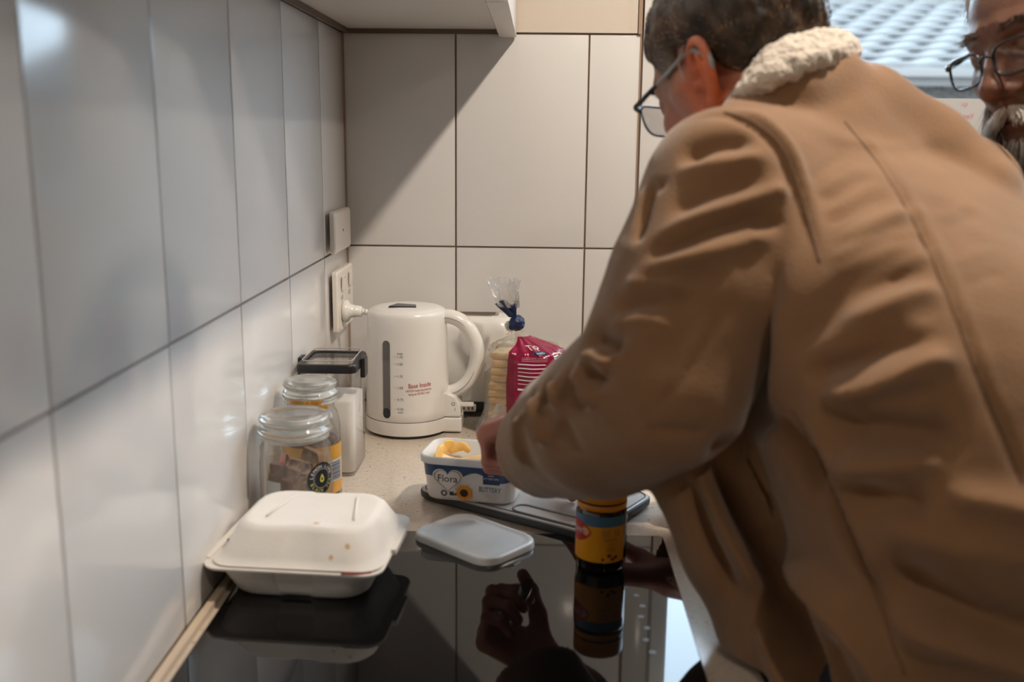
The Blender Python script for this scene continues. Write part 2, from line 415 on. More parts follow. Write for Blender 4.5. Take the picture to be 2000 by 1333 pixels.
# speckled bench top
m, N, L, b = new_mat('speckled_cream_stone'); setin(b, rough=.17, spec=.5)
tc = N.new('ShaderNodeTexCoord')
def specks(scale, lo, hi, seed):
    mp = N.new('ShaderNodeMapping'); mp.inputs['Location'].default_value = (seed, seed*2, 0); L.new(tc.outputs['Object'], mp.inputs[0])
    n = N.new('ShaderNodeTexNoise'); n.inputs['Scale'].default_value = scale; n.inputs['Detail'].default_value = 3; L.new(mp.outputs[0], n.inputs['Vector'])
    r = N.new('ShaderNodeValToRGB'); r.color_ramp.elements[0].position = lo; r.color_ramp.elements[1].position = hi; L.new(n.outputs['Fac'], r.inputs[0]); return r
base = N.new('ShaderNodeMix'); base.data_type = 'RGBA'; base.inputs[6].default_value = (.66, .58, .49, 1); base.inputs[7].default_value = (.62, .535, .44, 1)
L.new(specks(130, .45, .62, 1).outputs[0], base.inputs[0])
d2 = N.new('ShaderNodeMix'); d2.data_type = 'RGBA'; d2.inputs[7].default_value = (.17, .11, .075, 1)
L.new(base.outputs[2], d2.inputs[6]); L.new(specks(190, .66, .69, 5).outputs[0], d2.inputs[0])
d3 = N.new('ShaderNodeMix'); d3.data_type = 'RGBA'; d3.inputs[7].default_value = (.80, .74, .66, 1)
L.new(d2.outputs[2], d3.inputs[6]); L.new(specks(210, .66, .70, 9).outputs[0], d3.inputs[0]); L.new(d3.outputs[2], b.inputs['Base Color'])
M['bench'] = m

# ------------------------------------------------------------------ room shell
ROOM_X, ROOM_Y, GJ, TT = 3.2, -3.4, 1.212, 1.612       # joint height, top of tiling
structure(box('floor', (-.1, ROOM_Y-.1, -.05), (ROOM_X+.1, .1, 0), M['floor']))
structure(box('ceiling', (-.1, ROOM_Y-.1, CEIL), (ROOM_X+.1, .1, CEIL+.05), M['white_paint']))
wl = structure(box('wall_left', (-.10, ROOM_Y, 0), (-.005, .1, CEIL), M['grout']))
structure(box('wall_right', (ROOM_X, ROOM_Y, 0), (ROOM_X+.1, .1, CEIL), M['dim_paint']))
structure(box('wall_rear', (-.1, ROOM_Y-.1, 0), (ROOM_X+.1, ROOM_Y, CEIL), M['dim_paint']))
WX0, WX1, WZ0, WZ1 = .617, 2.30, 1.235, 2.14             # window opening in the back wall
g = G()
for lo, hi in (((-.005, .005, 0), (WX0, .16, CEIL)), ((WX0, .005, 0), (WX1, .16, WZ0)), ((WX0, .005, WZ1), (WX1, .16, CEIL)), ((WX1, .005, 0), (ROOM_X, .16, CEIL))):
    g.add(*box_vf(lo, hi))
wb = structure(g.obj('wall_back', M['grout']))
# painted plaster above the tiling, a child of the wall it covers
g = G(); g.add(*box_vf((0, -.003, TT+.002), (.552, .005, CEIL))); g.add(*box_vf((WX0, -.001, WZ1), (WX1, .005, CEIL)))
g.add(*box_vf((WX1, -.001, 0), (ROOM_X, .005, CEIL))); g.add(*box_vf((.62, -.001, 0), (WX1, .005, WZ0)))
g.obj('plaster', M['paint'], wb)
_tiles = {}
def tile(parent, axis, a0, a1, z0, z1, gap=.0017, th=.0):
    w, h = round(a1-a0-2*gap, 4), round(z1-z0-2*gap, 4); key = (axis, w, h)
    tilt = (rng.normal(0, .0012), rng.normal(0, .0012))
    if key not in _tiles:
        lo, hi = ((-w/2, -.0001, -h/2), (w/2, .0075, h/2)) if axis == 'x' else ((-.0075, -w/2, -h/2), (.0001, w/2, h/2))
        o = box('tile', lo, hi, M['tile'], parent, bevel=.0012, seg=2); _tiles[key] = o.data
    else: o = bpy.data.objects.new('tile', _tiles[key]); link(o, parent)
    c = (a0+a1)/2; zc = (z0+z1)/2
    o.location = (c, -.0005-th, zc) if axis == 'x' else (.0005, c, zc)
    o.rotation_euler = (tilt[0], 0, tilt[1]) if axis == 'x' else (0, tilt[0], tilt[1])
    return o
cols = [-.0015, -.2082]+[-.2082-.25*k for k in range(1, 12)]
for a, c in zip(cols, cols[1:]):
    for z0, z1 in ((.9, GJ), (GJ, TT), (TT, 2.012)): tile(wl, 'y', c, a, z0, z1)
for a, c in ((.0015, .2138), (.2138, .4638), (.4638, .5595)):
    for z0, z1 in ((.9, GJ), (GJ, TT)): tile(wb, 'x', a, c, z0, z1)
tile(wb, 'x', .5625, .617, .9, GJ, th=.002); tile(wb, 'x', .5625, .617, GJ, 2.012, th=.002)
structure(box('trim_corner', (-.0005, -.006, .9), (.003, -.0005, TT), M['grout']))
structure(box('trim_tile_edge_shadow', (.5535, -.0062, TT), (.5605, -.0005, 2.012), M['grout']))  # tile edge thickness and its shadow gap, shade given as a brown strip
# window: frame, glass, sill
wn = structure(mesh_obj('window_1', [], [], None)); wn.location = (0, 0, 0)
g = G(); fx0, fx1 = WX0+.002, WX1-.002
for lo, hi in (((fx0, .06, WZ0), (fx0+.045, .11, WZ1)), ((fx1-.045, .06, WZ0), (fx1, .11, WZ1)), ((fx0+.045, .06, WZ0), (fx1-.045, .11, WZ0+.045)), ((fx0+.045, .06, WZ1-.045), (fx1-.045, .11, WZ1)), ((1.62, .06, WZ0+.045), (1.665, .11, WZ1-.045))):
    g.add(*box_vf(lo, hi))
fo = g.obj('window_frame', M['alu'], wn)
box('pane', (fx0+.045, .083, WZ0+.045), (1.62, .087, WZ1-.045), M['pane'], wn)
box('pane', (1.665, .083, WZ0+.045), (fx1-.045, .087, WZ1-.045), M['pane'], wn)
g = G(); g.add(*box_vf((WX0, .0, WZ0-.012), (WX1, .11, WZ0+.004)))
g.add(*box_vf((WX0-.001, -.001, WZ0), (WX0+.006, .06, WZ1)))
g.obj('window_reveal', M['white_paint'], wn)

# ------------------------------------------------------------------ bench and cooktop
bt = box('worktop', (.001, -3.0, .862), (.602, -.001, .9), M['bench'], bevel=.003)
tag(bt, 'speckled cream stone worktop running along the tiled left wall', 'worktop')
for i in range(4):
    y0 = -2.99+i*.745
    t = thing('base_cabinet', 'white base cabinet under the worktop, '+('farthest from the kettle corner', 'below the near end of the cooktop', 'below the takeaway box', 'below the kettle corner')[i], 'cabinet', (0, y0, 0), 0, 'base cabinets under the worktop')
    box('carcass', (.004, .002, .1), (.56, .742, .861), M['laminate'], t)
    dr = box('door', (.562, .004, .11), (.58, .740, .855), M['laminate'], t, bevel=.002)
    box('handle', (.581, .30, .78), (.592, .44, .79), M['steel'], dr, bevel=.002)
    box('plinth', (.004, .002, 0), (.50, .742, .0995), M['dark_gap'], t)
structure(box('trim_worktop_seal', (.0082, -3.0, .9003), (.0165, -.205, .908), M['silicone']))
CTZ = .9045
ck = thing('cooktop', 'black glass ceramic cooktop set in the speckled worktop', 'cooktop', (0, 0, .9))
cx0, cx1, cy0, cy1 = .024, .545, -1.30, -.685
v, f = rloft([(.0002, cx1-cx0, cy1-cy0, .006), (.0038, cx1-cx0, cy1-cy0, .006), (.0045, cx1-cx0-.0022, cy1-cy0-.0022, .005)], 4)
o = mesh_obj('glass_plate', [(x+(cx0+cx1)/2, y+(cy0+cy1)/2, z) for x, y, z in v], f, M['black_glass'], ck)
M['touch'] = pbr('pale_touch_symbol_print', (.16, .16, .165), .4)
for i in range(6):
    u, r_ = .493+.004*(i % 2), .0032
    g = G(); g.add([(u+r_*x, -.865-.026*i+r_*y, .00462) for x, y in ring_uv(.6, 1.0, 18)[0]], ring_uv(.6, 1.0, 18)[1])
    g.add(*box_vf((u-.0008, -.865-.026*i-.0014, .00455), (u+.0008, -.865-.026*i+.0014, .00462))); g.obj('touch_symbol', M['touch'], ck)

# ------------------------------------------------------------------ wall cabinet above
wc = thing('wall_cabinet', 'white wall cabinet hung on the left wall above the kettle corner', 'cabinet', (0, 0, 0))
CB = 1.618
box('carcass', (.012, -2.0, CB), (.290, -.012, 2.30), M['laminate'], wc)
box('door', (.296, -.502, CB-.014), (.3275, -.006, 2.30), M['laminate'], wc, bevel=.0015)
for y0, y1 in ((-1.0, -.506), (-1.498, -1.004), (-2.0, -1.502)): box('door', (.296, y0, CB-.014), (.3275, y1, 2.30), M['laminate'], wc, bevel=.0015)
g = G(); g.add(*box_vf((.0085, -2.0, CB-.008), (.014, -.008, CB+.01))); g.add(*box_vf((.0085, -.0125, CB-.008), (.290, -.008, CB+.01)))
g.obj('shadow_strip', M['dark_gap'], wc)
for ((lx, ly), _, _), where in zip(DOWNLIGHTS, ('above the man in the tan jacket', 'in front of the window', 'behind the near end of the worktop')):
    t = thing('downlight', 'round white recessed downlight in the ceiling '+where, 'ceiling light', (lx, ly, CEIL), 0, 'ceiling downlights')
    mesh_obj('trim_ring', *lathe([(.05, 0), (.05, -.006), (.036, -.008), (.036, 0)], 28), M['white_paint'], t)

# ------------------------------------------------------------------ outside
ho = thing('neighbour_house', 'pale grey tiled roof of the house seen through the window', 'house', (0, 0, 0))
RZ0, RZ1, RY0, RY1 = 1.96, 2.78, 6.0, 8.6
box('pebble_wall', (-1, 6.25, -.2), (9, 6.35, 1.93), M['pebble'], ho)
box('gutter', (-1, 5.9, 1.90), (9, 6.02, 1.97), M['hip_tile'], ho, bevel=.01)
sl = math.atan2(RZ1-RZ0, RY1-RY0); ns = 10; step = math.hypot(RZ1-RZ0, RY1-RY0)/ns
def hipx(r_): return 4.45+1.15*(RY1-(RY0+r_*step*math.cos(sl)))
mesh_obj('roof_deck', [(-.5, RY0+.02, RZ0-.02), (hipx(0), RY0+.02, RZ0-.02), (hipx(ns), RY1, RZ1-.02), (-.5, RY1, RZ1-.02), (-.5, RY0+.02, RZ0-.12), (hipx(0), RY0+.02, RZ0-.12), (hipx(ns), RY1, RZ1-.12), (-.5, RY1, RZ1-.12)],
         [(0, 1, 2, 3), (7, 6, 5, 4), (0, 4, 5, 1), (1, 5, 6, 2), (2, 6, 7, 3), (3, 7, 4, 0)], M['hip_tile'], ho)
tw = .30; arc = [(-tw/2+tw*i/8, .020*math.sin(math.pi*i/8)**2) for i in range(9)]
tv = [(x, yy, z+e) for yy, e in ((0, .045), (step*1.06, .0)) for x, z in arc]+[(x, 0, z) for x, z in arc]
tf = [(i, i+1, i+10, i+9) for i in range(8)]+[(18+i, 19+i, 1+i, i) for i in range(8)]
tm = None
for r_ in range(ns):
    for c_ in range(24):
        x = .4+c_*tw+(tw/2 if r_ % 2 else 0)
        if x > hipx(r_+.5): continue
        if tm is None: o = mesh_obj('roof_tile', tv, tf, M['roof_tile'], ho, True); tm = o.data
        else: o = bpy.data.objects.new('roof_tile', tm); link(o, ho)
        o.location = (x, RY0+r_*step*math.cos(sl), RZ0+r_*step*math.sin(sl)); o.rotation_euler = (sl, 0, 0)
for i in range(ns):
    a = np.array([hipx(i), RY0+i*step*math.cos(sl), RZ0+i*step*math.sin(sl)+.04]); bq = np.array([hipx(i+1), RY0+(i+1)*step*math.cos(sl), RZ0+(i+1)*step*math.sin(sl)+.04])
    mesh_obj('hip_cap', *tube([a, bq], [.085, .07], 10), M['hip_tile'], ho, True)
for i in range(11): mesh_obj('ridge_cap', *tube([(hipx(ns)-i*.42, RY1, RZ1+.02), (hipx(ns)-.40-i*.42, RY1, RZ1+.02)], [.085, .07], 10), M['hip_tile'], ho, True)
structure(box('ground', (-12, .3, -.25), (16, 20, -.2), M['ground']))
# notice taped inside the window
nt = thing('notice', 'white paper notice with red handwriting taped to the window glass', 'notice', (1.16, .0825, 1.30))
box('sheet', (-.14, -.0012, 0), (.14, -.0002, .205), M['paper'], nt)
for s, u, vv, sz in (('please wash', -.045, .192, .015), ('up', .04, .192, .014), ('after', -.06, .172, .015), ('yo', .000, .170, .017), ('self', .05, .172, .015), ('thank you', -.02, .148, .016), ('kitchen', -.01, .120, .016)):
    v, f = mapped(text_vf(s, sz), lambda x, y: (x, -.0016, y), u, vv, -.03); mesh_obj('handwriting', v, f, M['red_pen'], nt)
BZ = .9
# ------------------------------------------------------------------ sockets on the left wall
def wall_plate(yc, zc, w, h, label):
    t = thing('power_plate', label, 'power socket', (.0082, yc, zc))
    v, f = rloft([(0, h, w, .006), (.007, h, w, .006), (.0095, h-.005, w-.005, .005)], 4)
    mesh_obj('plate', [(z, y, x) for x, y, z in v], [q[::-1] for q in f], M['socket_plastic'], t, True).data.set_sharp_from_angle(angle=.6)
    return t
p1 = wall_plate(-.122, 1.253, .146, .074, 'white blank wall plate with one tiny screw, above the socket')
mesh_obj('screw', *lathe([(0, .0102), (.0022, .0102), (.0026, .009)], 10), M['grey_print'], p1).rotation_euler = (0, math.pi/2, 0)
p2 = wall_plate(-.112, 1.127, .148, .112, 'white power socket by the corner with a plug pushed in')
for yy in (-.035, .035):
    o = box('switch', (.0096, yy-.010, .020), (.0135, yy+.010, .046), M['socket_plastic'], p2, bevel=.002); o.rotation_euler = (0, .05, 0)
    box('switch_dot', (.0136, yy-.0015, .043), (.0139, yy+.0015, .045), M['grey_print'], o)
    for a in (-.006, .006): box('slot', (.0094, yy+a-.001, .001), (.0098, yy+a+.001, .010), M['black_plastic'], p2)
pg = thing('kettle_plug', 'white plug with its cord pushed into the wall socket', 'plug', (.0182, -.140, 1.106))
v, f = lathe([(0, 0), (.019, 0), (.021, .004), (.020, .009), (.013, .013), (.011, .022), (.0095, .034), (0, .035)], 28)
mesh_obj('plug_body', [(z, x, y) for x, y, z in v], f, M['white_plastic'], pg, True)
for i in range(3): mesh_obj('strain_relief', *tube([(.034+i*.006, 0, -i*.001), (.038+i*.006, 0, -i*.001-.0005)], .0062-i*.0006, 12), M['white_plastic'], pg, True)
mesh_obj('cord', *tube(spline([(.034, 0, 0), (.052, .002, -.006), (.06, .012, -.05), (.055, .035, -.12), (.05, .06, -.18), (.06, .065, -.2025), (.075, .055, -.2025)]), .0032, 8), M['white_plastic'], pg, True)

# ------------------------------------------------------------------ kettle
kt = thing('electric_kettle', 'white plastic electric kettle with a grey water gauge and curved handle', 'kettle', (.142, -.190, BZ))
def kr(z): return .0755-.0055*max(0, (z-.03))/.19
mesh_obj('base', *lathe([(0, .002), (.070, .002), (.070, .004), (.0765, .006), (.0772, .010), (.0768, .0295), (.074, .0295)], 64), M['white_plastic'], kt, True).data.set_sharp_from_angle(angle=.7)
mesh_obj('base_foot', *lathe([(0, 0), (.071, 0), (.071, .0035), (0, .0035)], 48), M['black_plastic'], kt)
mesh_obj('base_seam', *lathe([(.0748, .0292), (.0752, .0298), (.0748, .0308)], 64), M['grey_print'], kt)
prof = [(.0746, .0305)]+[(kr(z), z) for z in np.linspace(.0315, .214, 14)]+[(.0682, .219), (.066, .2215), (.063, .2225)]
mesh_obj('body', *lathe(prof, 72), M['white_plastic'], kt, True)
ld = mesh_obj('lid', *lathe([(.0630, .2222), (.0615, .2236), (.052, .2256), (.030, .2272), (0, .2278)], 56), M['white_plastic'], kt, True)
g = G(); g.add([(x-.006, y-.012, z) for x, y, z in [(-.024, -.017, .2268), (.026, -.015, .2266), (.022, .012, .2284), (-.013, .015, .2280), (-.022, -.013, .2298), (.024, -.0115, .2290), (.019, .009, .2294), (-.011, .012, .2304)]],
                [(0, 1, 5, 4), (1, 2, 6, 5), (2, 3, 7, 6), (3, 0, 4, 7), (4, 5, 6, 7)]); g.obj('lid_button', M['smoke_dark'], ld)
hp = spline([(.058, 0, .2075), (.078, 0, .2075), (.100, 0, .197), (.118, 0, .172), (.1255, 0, .142), (.121, 0, .112), (.107, 0, .087), (.086, 0, .072), (.060, 0, .068)], 8)
th_ = np.interp(np.arange(len(hp)), [0, len(hp)*.3, len(hp)*.6, len(hp)-1], [.0125, .0135, .0135, .0115])
hd = mesh_obj('handle', *tube(hp, th_, 20, sec=(1.0, 1.3), up=(0, 0, 1)), M['white_plastic'], kt, True)
mesh_obj('handle_seam', *tube([p+np.array((0, -.0165, 0)) for p in hp[4:-4]], .0010, 6), M['faint_print'], hd, True)
# switch housing at the handle foot
g = G(); pr = [(.050, .0305), (.0985, .0305), (.0975, .052), (.088, .068), (.074, .0745), (.050, .0745)]
n = len(pr); vv = [(x, y, z) for y in (-.031, .031) for x, z in pr]; ff = [tuple(range(n)), tuple(range(n, 2*n))[::-1]]+[(i+n, (i+1) % n+n, (i+1) % n, i) for i in range(n)]
o = mesh_obj('switch_housing', vv, ff, M['white_plastic'], kt); bevel_mesh(o.data, .004, 3); o.data.shade_smooth(); o.data.set_sharp_from_angle(angle=.8)
box('housing_foot', (.048, -.032, .003), (.0995, .032, .0292), M['white_plastic'], kt, bevel=.004, seg=3)
sw = box('switch_lever', (.094, -.029, .050), (.121, -.022, .057), M['socket_plastic'], kt, bevel=.002)
def kcyl(u, z, e=.0004):                       # point on the kettle's front, u metres right of its centre line
    r = kr(z)+e; a = u/kr(z); return (r*math.sin(a), -r*math.cos(a), z)
def housing(u, z): return (u, -.0314, z)
for s, u, z, sz in (('O', .085, .055, .009), ('I', .088, .045, .008)): mesh_obj('switch_mark', *mapped(text_vf(s, sz), housing, u, z), M['grey_print'], kt)
def capsule_uv(w, z0, z1, n=10):
    r = w/2; v = [(r*math.cos(math.pi+math.pi*i/n), z0+r+r*math.sin(math.pi+math.pi*i/n)) for i in range(n+1)]
    m = 14; right = [(r, z0+r+(z1-z0-2*r)*k/m) for k in range(1, m)]; top = [(r*math.cos(math.pi*i/n), z1-r+r*math.sin(math.pi*i/n)) for i in range(n+1)]
    left = [(-r, z1-r-(z1-z0-2*r)*k/m) for k in range(1, m)]
    return v+right+top+left, [tuple(range(len(v+right+top+left)))]
def gauge(w, z0, z1, e, u0=-.029, steps=24):
    r = w/2; vs = []; fs = []
    zs = [z0+r-r*math.cos(math.pi/2*i/6) for i in range(7)]+list(np.linspace(z0+r, z1-r, steps))[1:-1]+[z1-r+r*math.sin(math.pi/2*i/6) for i in range(7)]
    for z in zs:
        h = r*math.sqrt(max(0, 1-max(0, (z0+r-z)/r, (z-z1+r)/r)**2)); vs += [kcyl(u0+h*q, z, e) for q in (-1, -.3, .3, 1)]
    for i in range(len(zs)-1):
        for k in range(3): a = i*4+k; fs.append((a, a+1, a+5, a+4))
    return vs, fs
wg = mesh_obj('water_gauge', *gauge(.0145, .0375, .1755, .0006), M['smoke_window'], kt, True)
mesh_obj('gauge_float', *gauge(.0145, .0375, .056, .0009, steps=6), M['smoke_dark'], wg, True)
mesh_obj('gauge_tint', *gauge(.0128, .140, .1745, .0009, steps=8), M['smoke_dark'] if False else M['grey_print'], wg, True)
for s, z in (('max', .1535), ('1.70', .1480), ('1.50', .1355), ('1.25', .1140), ('1.00', .0935), ('0.75', .0725), ('0.50', .0555), ('min', .0500)):
    mesh_obj('gauge_mark', *mapped(text_vf(s, .0062), kcyl, -.0035, z), M['grey_print'], kt)
    if s not in ('max', 'min'): mesh_obj('gauge_tick', *mapped(quad_uv(-.0025, -.0003, .0025, .0003, 2), kcyl, -.0125, z), M['faint_print'], kt)
for s, z, w_, hh, du in (('Base Inside', .0975, .041, .0115, .031), ('CAUTION: Kettle body will be hot', .0880, .047, .0055, .029), ('during use. DO NOT touch.', .0820, .039, .0055, .030)):
    mesh_obj('red_lettering', *mapped(text_vf(s, hh, fit=w_), kcyl, du, z, 0.04), M['red_print'], kt)

# ------------------------------------------------------------------ toaster behind
to = thing('toaster', 'white toaster with a black base behind the kettle', 'toaster', (.247, -.064, BZ))
v, f = rloft([(.030, .168, .094, .018), (.034, .174, .098, .020), (.165, .170, .096, .022), (.180, .164, .090, .026), (.188, .150, .076, .03), (.190, .13, .056, .025)], 6)
mesh_obj('body', v, f, M['white_plastic'], to, True)
v, f = rloft([(.010, .164, .090, .016), (.030, .168, .094, .018)], 5); mesh_obj('base', v, f, M['black_plastic'], to, True)
for sx in (-1, 1):
    for sy in (-1, 1): mesh_obj('foot', *lathe([(0, 0), (.008, 0), (.008, .011), (0, .011)], 12, (sx*.065, sy*.03)), M['black_plastic'], to)
v, f = rloft([(.1885, .110, .034, .012), (.1925, .108, .032, .012)], 5); mesh_obj('slot_surround', v, f, M['steel'], to)
box('slot', (-.048, -.011, .1926), (.048, .011, .1930), M['brown_slot'], to)
box('control_dial', (-.030, -.058, .013), (.014, -.044, .026), M['white_plastic'], to, bevel=.004, seg=3)
for xx in (-.026, -.017, -.010, -.001, .006): box('dial_mark', (xx, -.0583, .017), (xx+.003, -.0581, .023), M['grey_print'], to)

# ------------------------------------------------------------------ storage canister
cn = thing('storage_canister', 'clear rectangular canister of white sugar with a black rimmed lid', 'canister', (.0525, -.412, BZ), 0)
cw, cdp = .084, .102
v, f = rloft([(.002, cw-.004, cdp-.004, .010), (.004, cw, cdp, .012), (.166, cw+.002, cdp+.002, .012)], 5, cap1=False); mesh_obj('body', v, f, M['canister'], cn, True)
v, f = rloft([(0, cw-.006, cdp-.006, .010), (.0035, cw-.004, cdp-.004, .010)], 5); mesh_obj('base', v, f, M['faint_print'], cn)
v, f = rloft([(.006, cw-.006, cdp-.006, .010), (.118, cw-.005, cdp-.005, .010), (.1205, cw-.02, cdp-.02, .010)], 5); mesh_obj('sugar', v, f, M['sugar'], cn, True)
lid = []
for z, e in ((.166, 0), (.166, .006), (.176, .007), (.179, .004), (.179, -.010), (.172, -.012), (.172, -.002), (.166, 0)):
    lid.append([(x, y, z) for x, y in rrect(cw+.002+e, cdp+.002+e, .013, 6)])
cl = mesh_obj('lid_rim', *loft(lid, False, False), M['black_plastic'], cn, True); cl.data.set_sharp_from_angle(angle=.7)
v, f = rloft([(.174, cw-.012, cdp-.012, .010), (.177, cw-.012, cdp-.012, .010)], 5); mesh_obj('lid_panel', v, f, M['canister'], cn)
v, f = rloft([(.179, cw-.006, cdp-.006, .010), (.184, cw-.006, cdp-.006, .012)], 6, cap0=False, cap1=False); mesh_obj('lid_lip', v, f, M['canister'], cn, True)
mesh_obj('lid_lip_edge', *tube([(x, y, .184) for x, y in rrect(cw-.006, cdp-.006, .012, 6)+[rrect(cw-.006, cdp-.006, .012, 6)[0]]], .0009, 6), M['faint_print'], cn, True)
for sx in (-1, 1):
    box('clip', (sx*(cw/2+.0075)-.004, -.014, .150), (sx*(cw/2+.0075)+.004, .014, .181), M['black_plastic'], cn, bevel=.003)

# ------------------------------------------------------------------ glass jars
def jar_body(t, R, h, neck, shoulder, foot=.004):
    pr = [(0, .0015), (R-foot, .0), (R-.001, .004), (R, .009), (R, shoulder-.02), (R-.002, shoulder-.008), (neck+.004, shoulder+.001), (neck, shoulder+.007), (neck, h)]
    return mesh_obj('glass_body', *lathe(pr, 56), M['jar_glass'], t, True)
def jar_lid(t, r, z, rise):
    """heavy glass stopper: two beads, a waist and a low dome"""
    pr = [(0, z-.004), (r-.010, z-.004), (r-.004, z-.002), (r, z+.002), (r+.0012, z+.006), (r, z+.010), (r-.004, z+.0125), (r-.005, z+.0145), (r-.002, z+.017), (r-.0004, z+.020), (r-.002, z+.0245), (r-.008, z+.027),
          (r-.016, z+.0275), (r-.022, z+.0262), (0, z+.0262-rise*.0)]
    return mesh_obj('glass_lid', *lathe(pr, 56), M['lid_glass'], t, True)
def rim_ring(t, r, z, w=.0016): return mesh_obj('seal_ring', *lathe([(r-w, z), (r, z+.001), (r, z+.0035), (r-w, z+.0045)], 48), M['seal'], t, True)
# front jar: tea bags, black round label
ja = thing('tea_jar', 'glass jar of brown tea bags with a round black label, behind the clamshell box', 'jar', (.0570, -.6835, BZ))
JR = .0475
jar_body(ja, JR, .135, .042, .120); rim_ring(ja, .0445, .1325); jar_lid(ja, .0470, .138, .003)
for k in range(46):
    a = rng.uniform(0, 2*math.pi); lay = rng.random(); rr = .033 if k < 30 else .018
    z = .012+.088*(k % 15)/15+rng.uniform(-.003, .003)
    w, h = rng.uniform(.022, .028), rng.uniform(.020, .027); cy, sy_ = math.cos(a), math.sin(a); til = rng.uniform(-.5, .5)
    vs = []; fs = []
    for q, (e, th2) in enumerate(((1.0, -.0004), (.85, -.004), (.85, .004), (1.0, .0004))):
        for x, y in rrect(2*w*.5*e, h*e, .003, 2):
            X, Y, Z = th2, x, y; Y, Z = Y*math.cos(til)-Z*math.sin(til), Y*math.sin(til)+Z*math.cos(til)
            X += rr-.35*(Y*Y)/rr; vs.append((X*cy-Y*sy_, X*sy_+Y*cy, z+Z*.8+.004))
    vs = [(x, y, min(.112, max(.004, z_))) for x, y, z_ in vs]
    nn = len(rrect(1, 1, .1, 2))
    order = [1, 0, 3, 2]
    for i0, i1 in ((1, 0), (3, 2), (0, 3)):
        for q in range(nn): j = (q+1) % nn; fs.append((i0*nn+q, i0*nn+j, i1*nn+j, i1*nn+q))
    fs += [tuple(range(nn, 2*nn)), tuple(range(2*nn, 3*nn))[::-1]]
    mesh_obj('tea_bag', vs, fs, M[('teabag', 'teabag_dark', 'teabag')[k % 3] if k % 11 else 'teabag_rose'], ja, True)
v, f = lathe([(0, .005), (.030, .005), (.031, .08), (0, .085)], 24); mesh_obj('tea_bag', v, f, M['teabag_dark'], ja, True)
def jcyl(R, a0, zc, e=.0006):
    def fn(u, v): a = a0+u/R; return ((R+e)*math.sin(a), -(R+e)*math.cos(a), zc+v)
    return fn
fn = jcyl(JR, .98, .085)
lb = mesh_obj('round_label', *mapped(([(0, 0)]+[(r*math.cos(2*math.pi*i/32), r*math.sin(2*math.pi*i/32)) for r in (.011, .0215) for i in range(32)],
     [(0, 1+i, 1+(i+1) % 32) for i in range(32)]+[(1+i, 33+i, 33+(i+1) % 32, 1+(i+1) % 32) for i in range(32)]), fn), M['label_black'], ja, True)
fn2 = jcyl(JR, .98, .085, .0010)
for word, a_mid, col, flip in (('LEMON·LIME', math.pi/2, 'white_print', 1), ('BLACK TEA', -math.pi/2, 'lime_print', -1)):
    for i, ch in enumerate(word):
        if ch == ' ': continue
        a = a_mid-flip*(i-(len(word)-1)/2)*.30; rad = .0165
        mesh_obj('label_letter', *mapped(text_vf(ch, .0062), fn2, rad*math.cos(a), rad*math.sin(a), a-flip*math.pi/2), M[col], lb)
v, f = ring_uv(.0125, .0131, 32); mesh_obj('label_ring', *mapped((v, f), fn2), M['faint_print'], lb)
drop = [(0, .0065), (.0025, .002), (.0036, -.0012), (.003, -.0040), (0, -.0055), (-.003, -.0040), (-.0036, -.0012), (-.0025, .002)]
mesh_obj('lime_emblem', *mapped((drop+[(.45*x, .45*y-.0004) for x, y in drop], [(i, (i+1) % 8, 8+(i+1) % 8, 8+i) for i in range(8)]), fn2), M['lime_print'], lb)
fn3 = jcyl(JR-.003, -.55, .070, 0)
mesh_obj('white_tag', *mapped(quad_uv(-.012, -.013, .014, .013, 6), fn3), M['paper'], ja, True)
# rear jar: coffee with a gold label and barcode
jb = thing('coffee_jar', 'taller glass jar with gold label and barcode, behind the tea jar', 'jar', (.0505, -.562, BZ))
KR = .0415
jar_body(jb, KR, .152, .0335, .132); rim_ring(jb, .037, .148); jar_lid(jb, .0385, .1545, .003)
mesh_obj('contents', *lathe([(0, .004), (KR-.004, .004), (KR-.003, .009), (KR-.003, .088), (KR-.006, .094), (.02, .092), (0, .096)], 40), M['coffee'], jb, True)
fg = jcyl(KR, 0, 0); mesh_obj('gold_label', *mapped(quad_uv(-.10, .018, .085, .090, 40), fg), M['gold_label'], jb, True)
fg2 = jcyl(KR, 1.05, 0, .0010); bc = mesh_obj('barcode', *mapped(quad_uv(-.016, .036, .018, .068, 8), fg2), M['paper'], jb, True)
fg3 = jcyl(KR, 1.05, 0, .0014); yy = .0385
for i in range(14):
    hgt = (.0006, .0011, .0016)[i*7 % 3]; mesh_obj('bar', *mapped(quad_uv(-.014, yy, .014, yy+hgt, 5), fg3), M['ink'], bc); yy += hgt+(.0007, .0011)[i % 2]
fs1 = jcyl(.0393, .15, 0, .0006)
for z0, u0, u1 in ((.1525, -.028, .018), (.1445, -.018, .028)):
    st = mesh_obj('seal_strip', *mapped(quad_uv(u0, z0, u1, z0+.0062, 12), fs1), M['orange_strip'], jb, True)
    for i in range(6): mesh_obj('strip_print', *mapped(quad_uv(u0+.004+i*.007, z0+.0015, u0+.007+i*.007, z0+.0045, 1), jcyl(.0393, .15, 0, .001)), M['gold_print'], st)

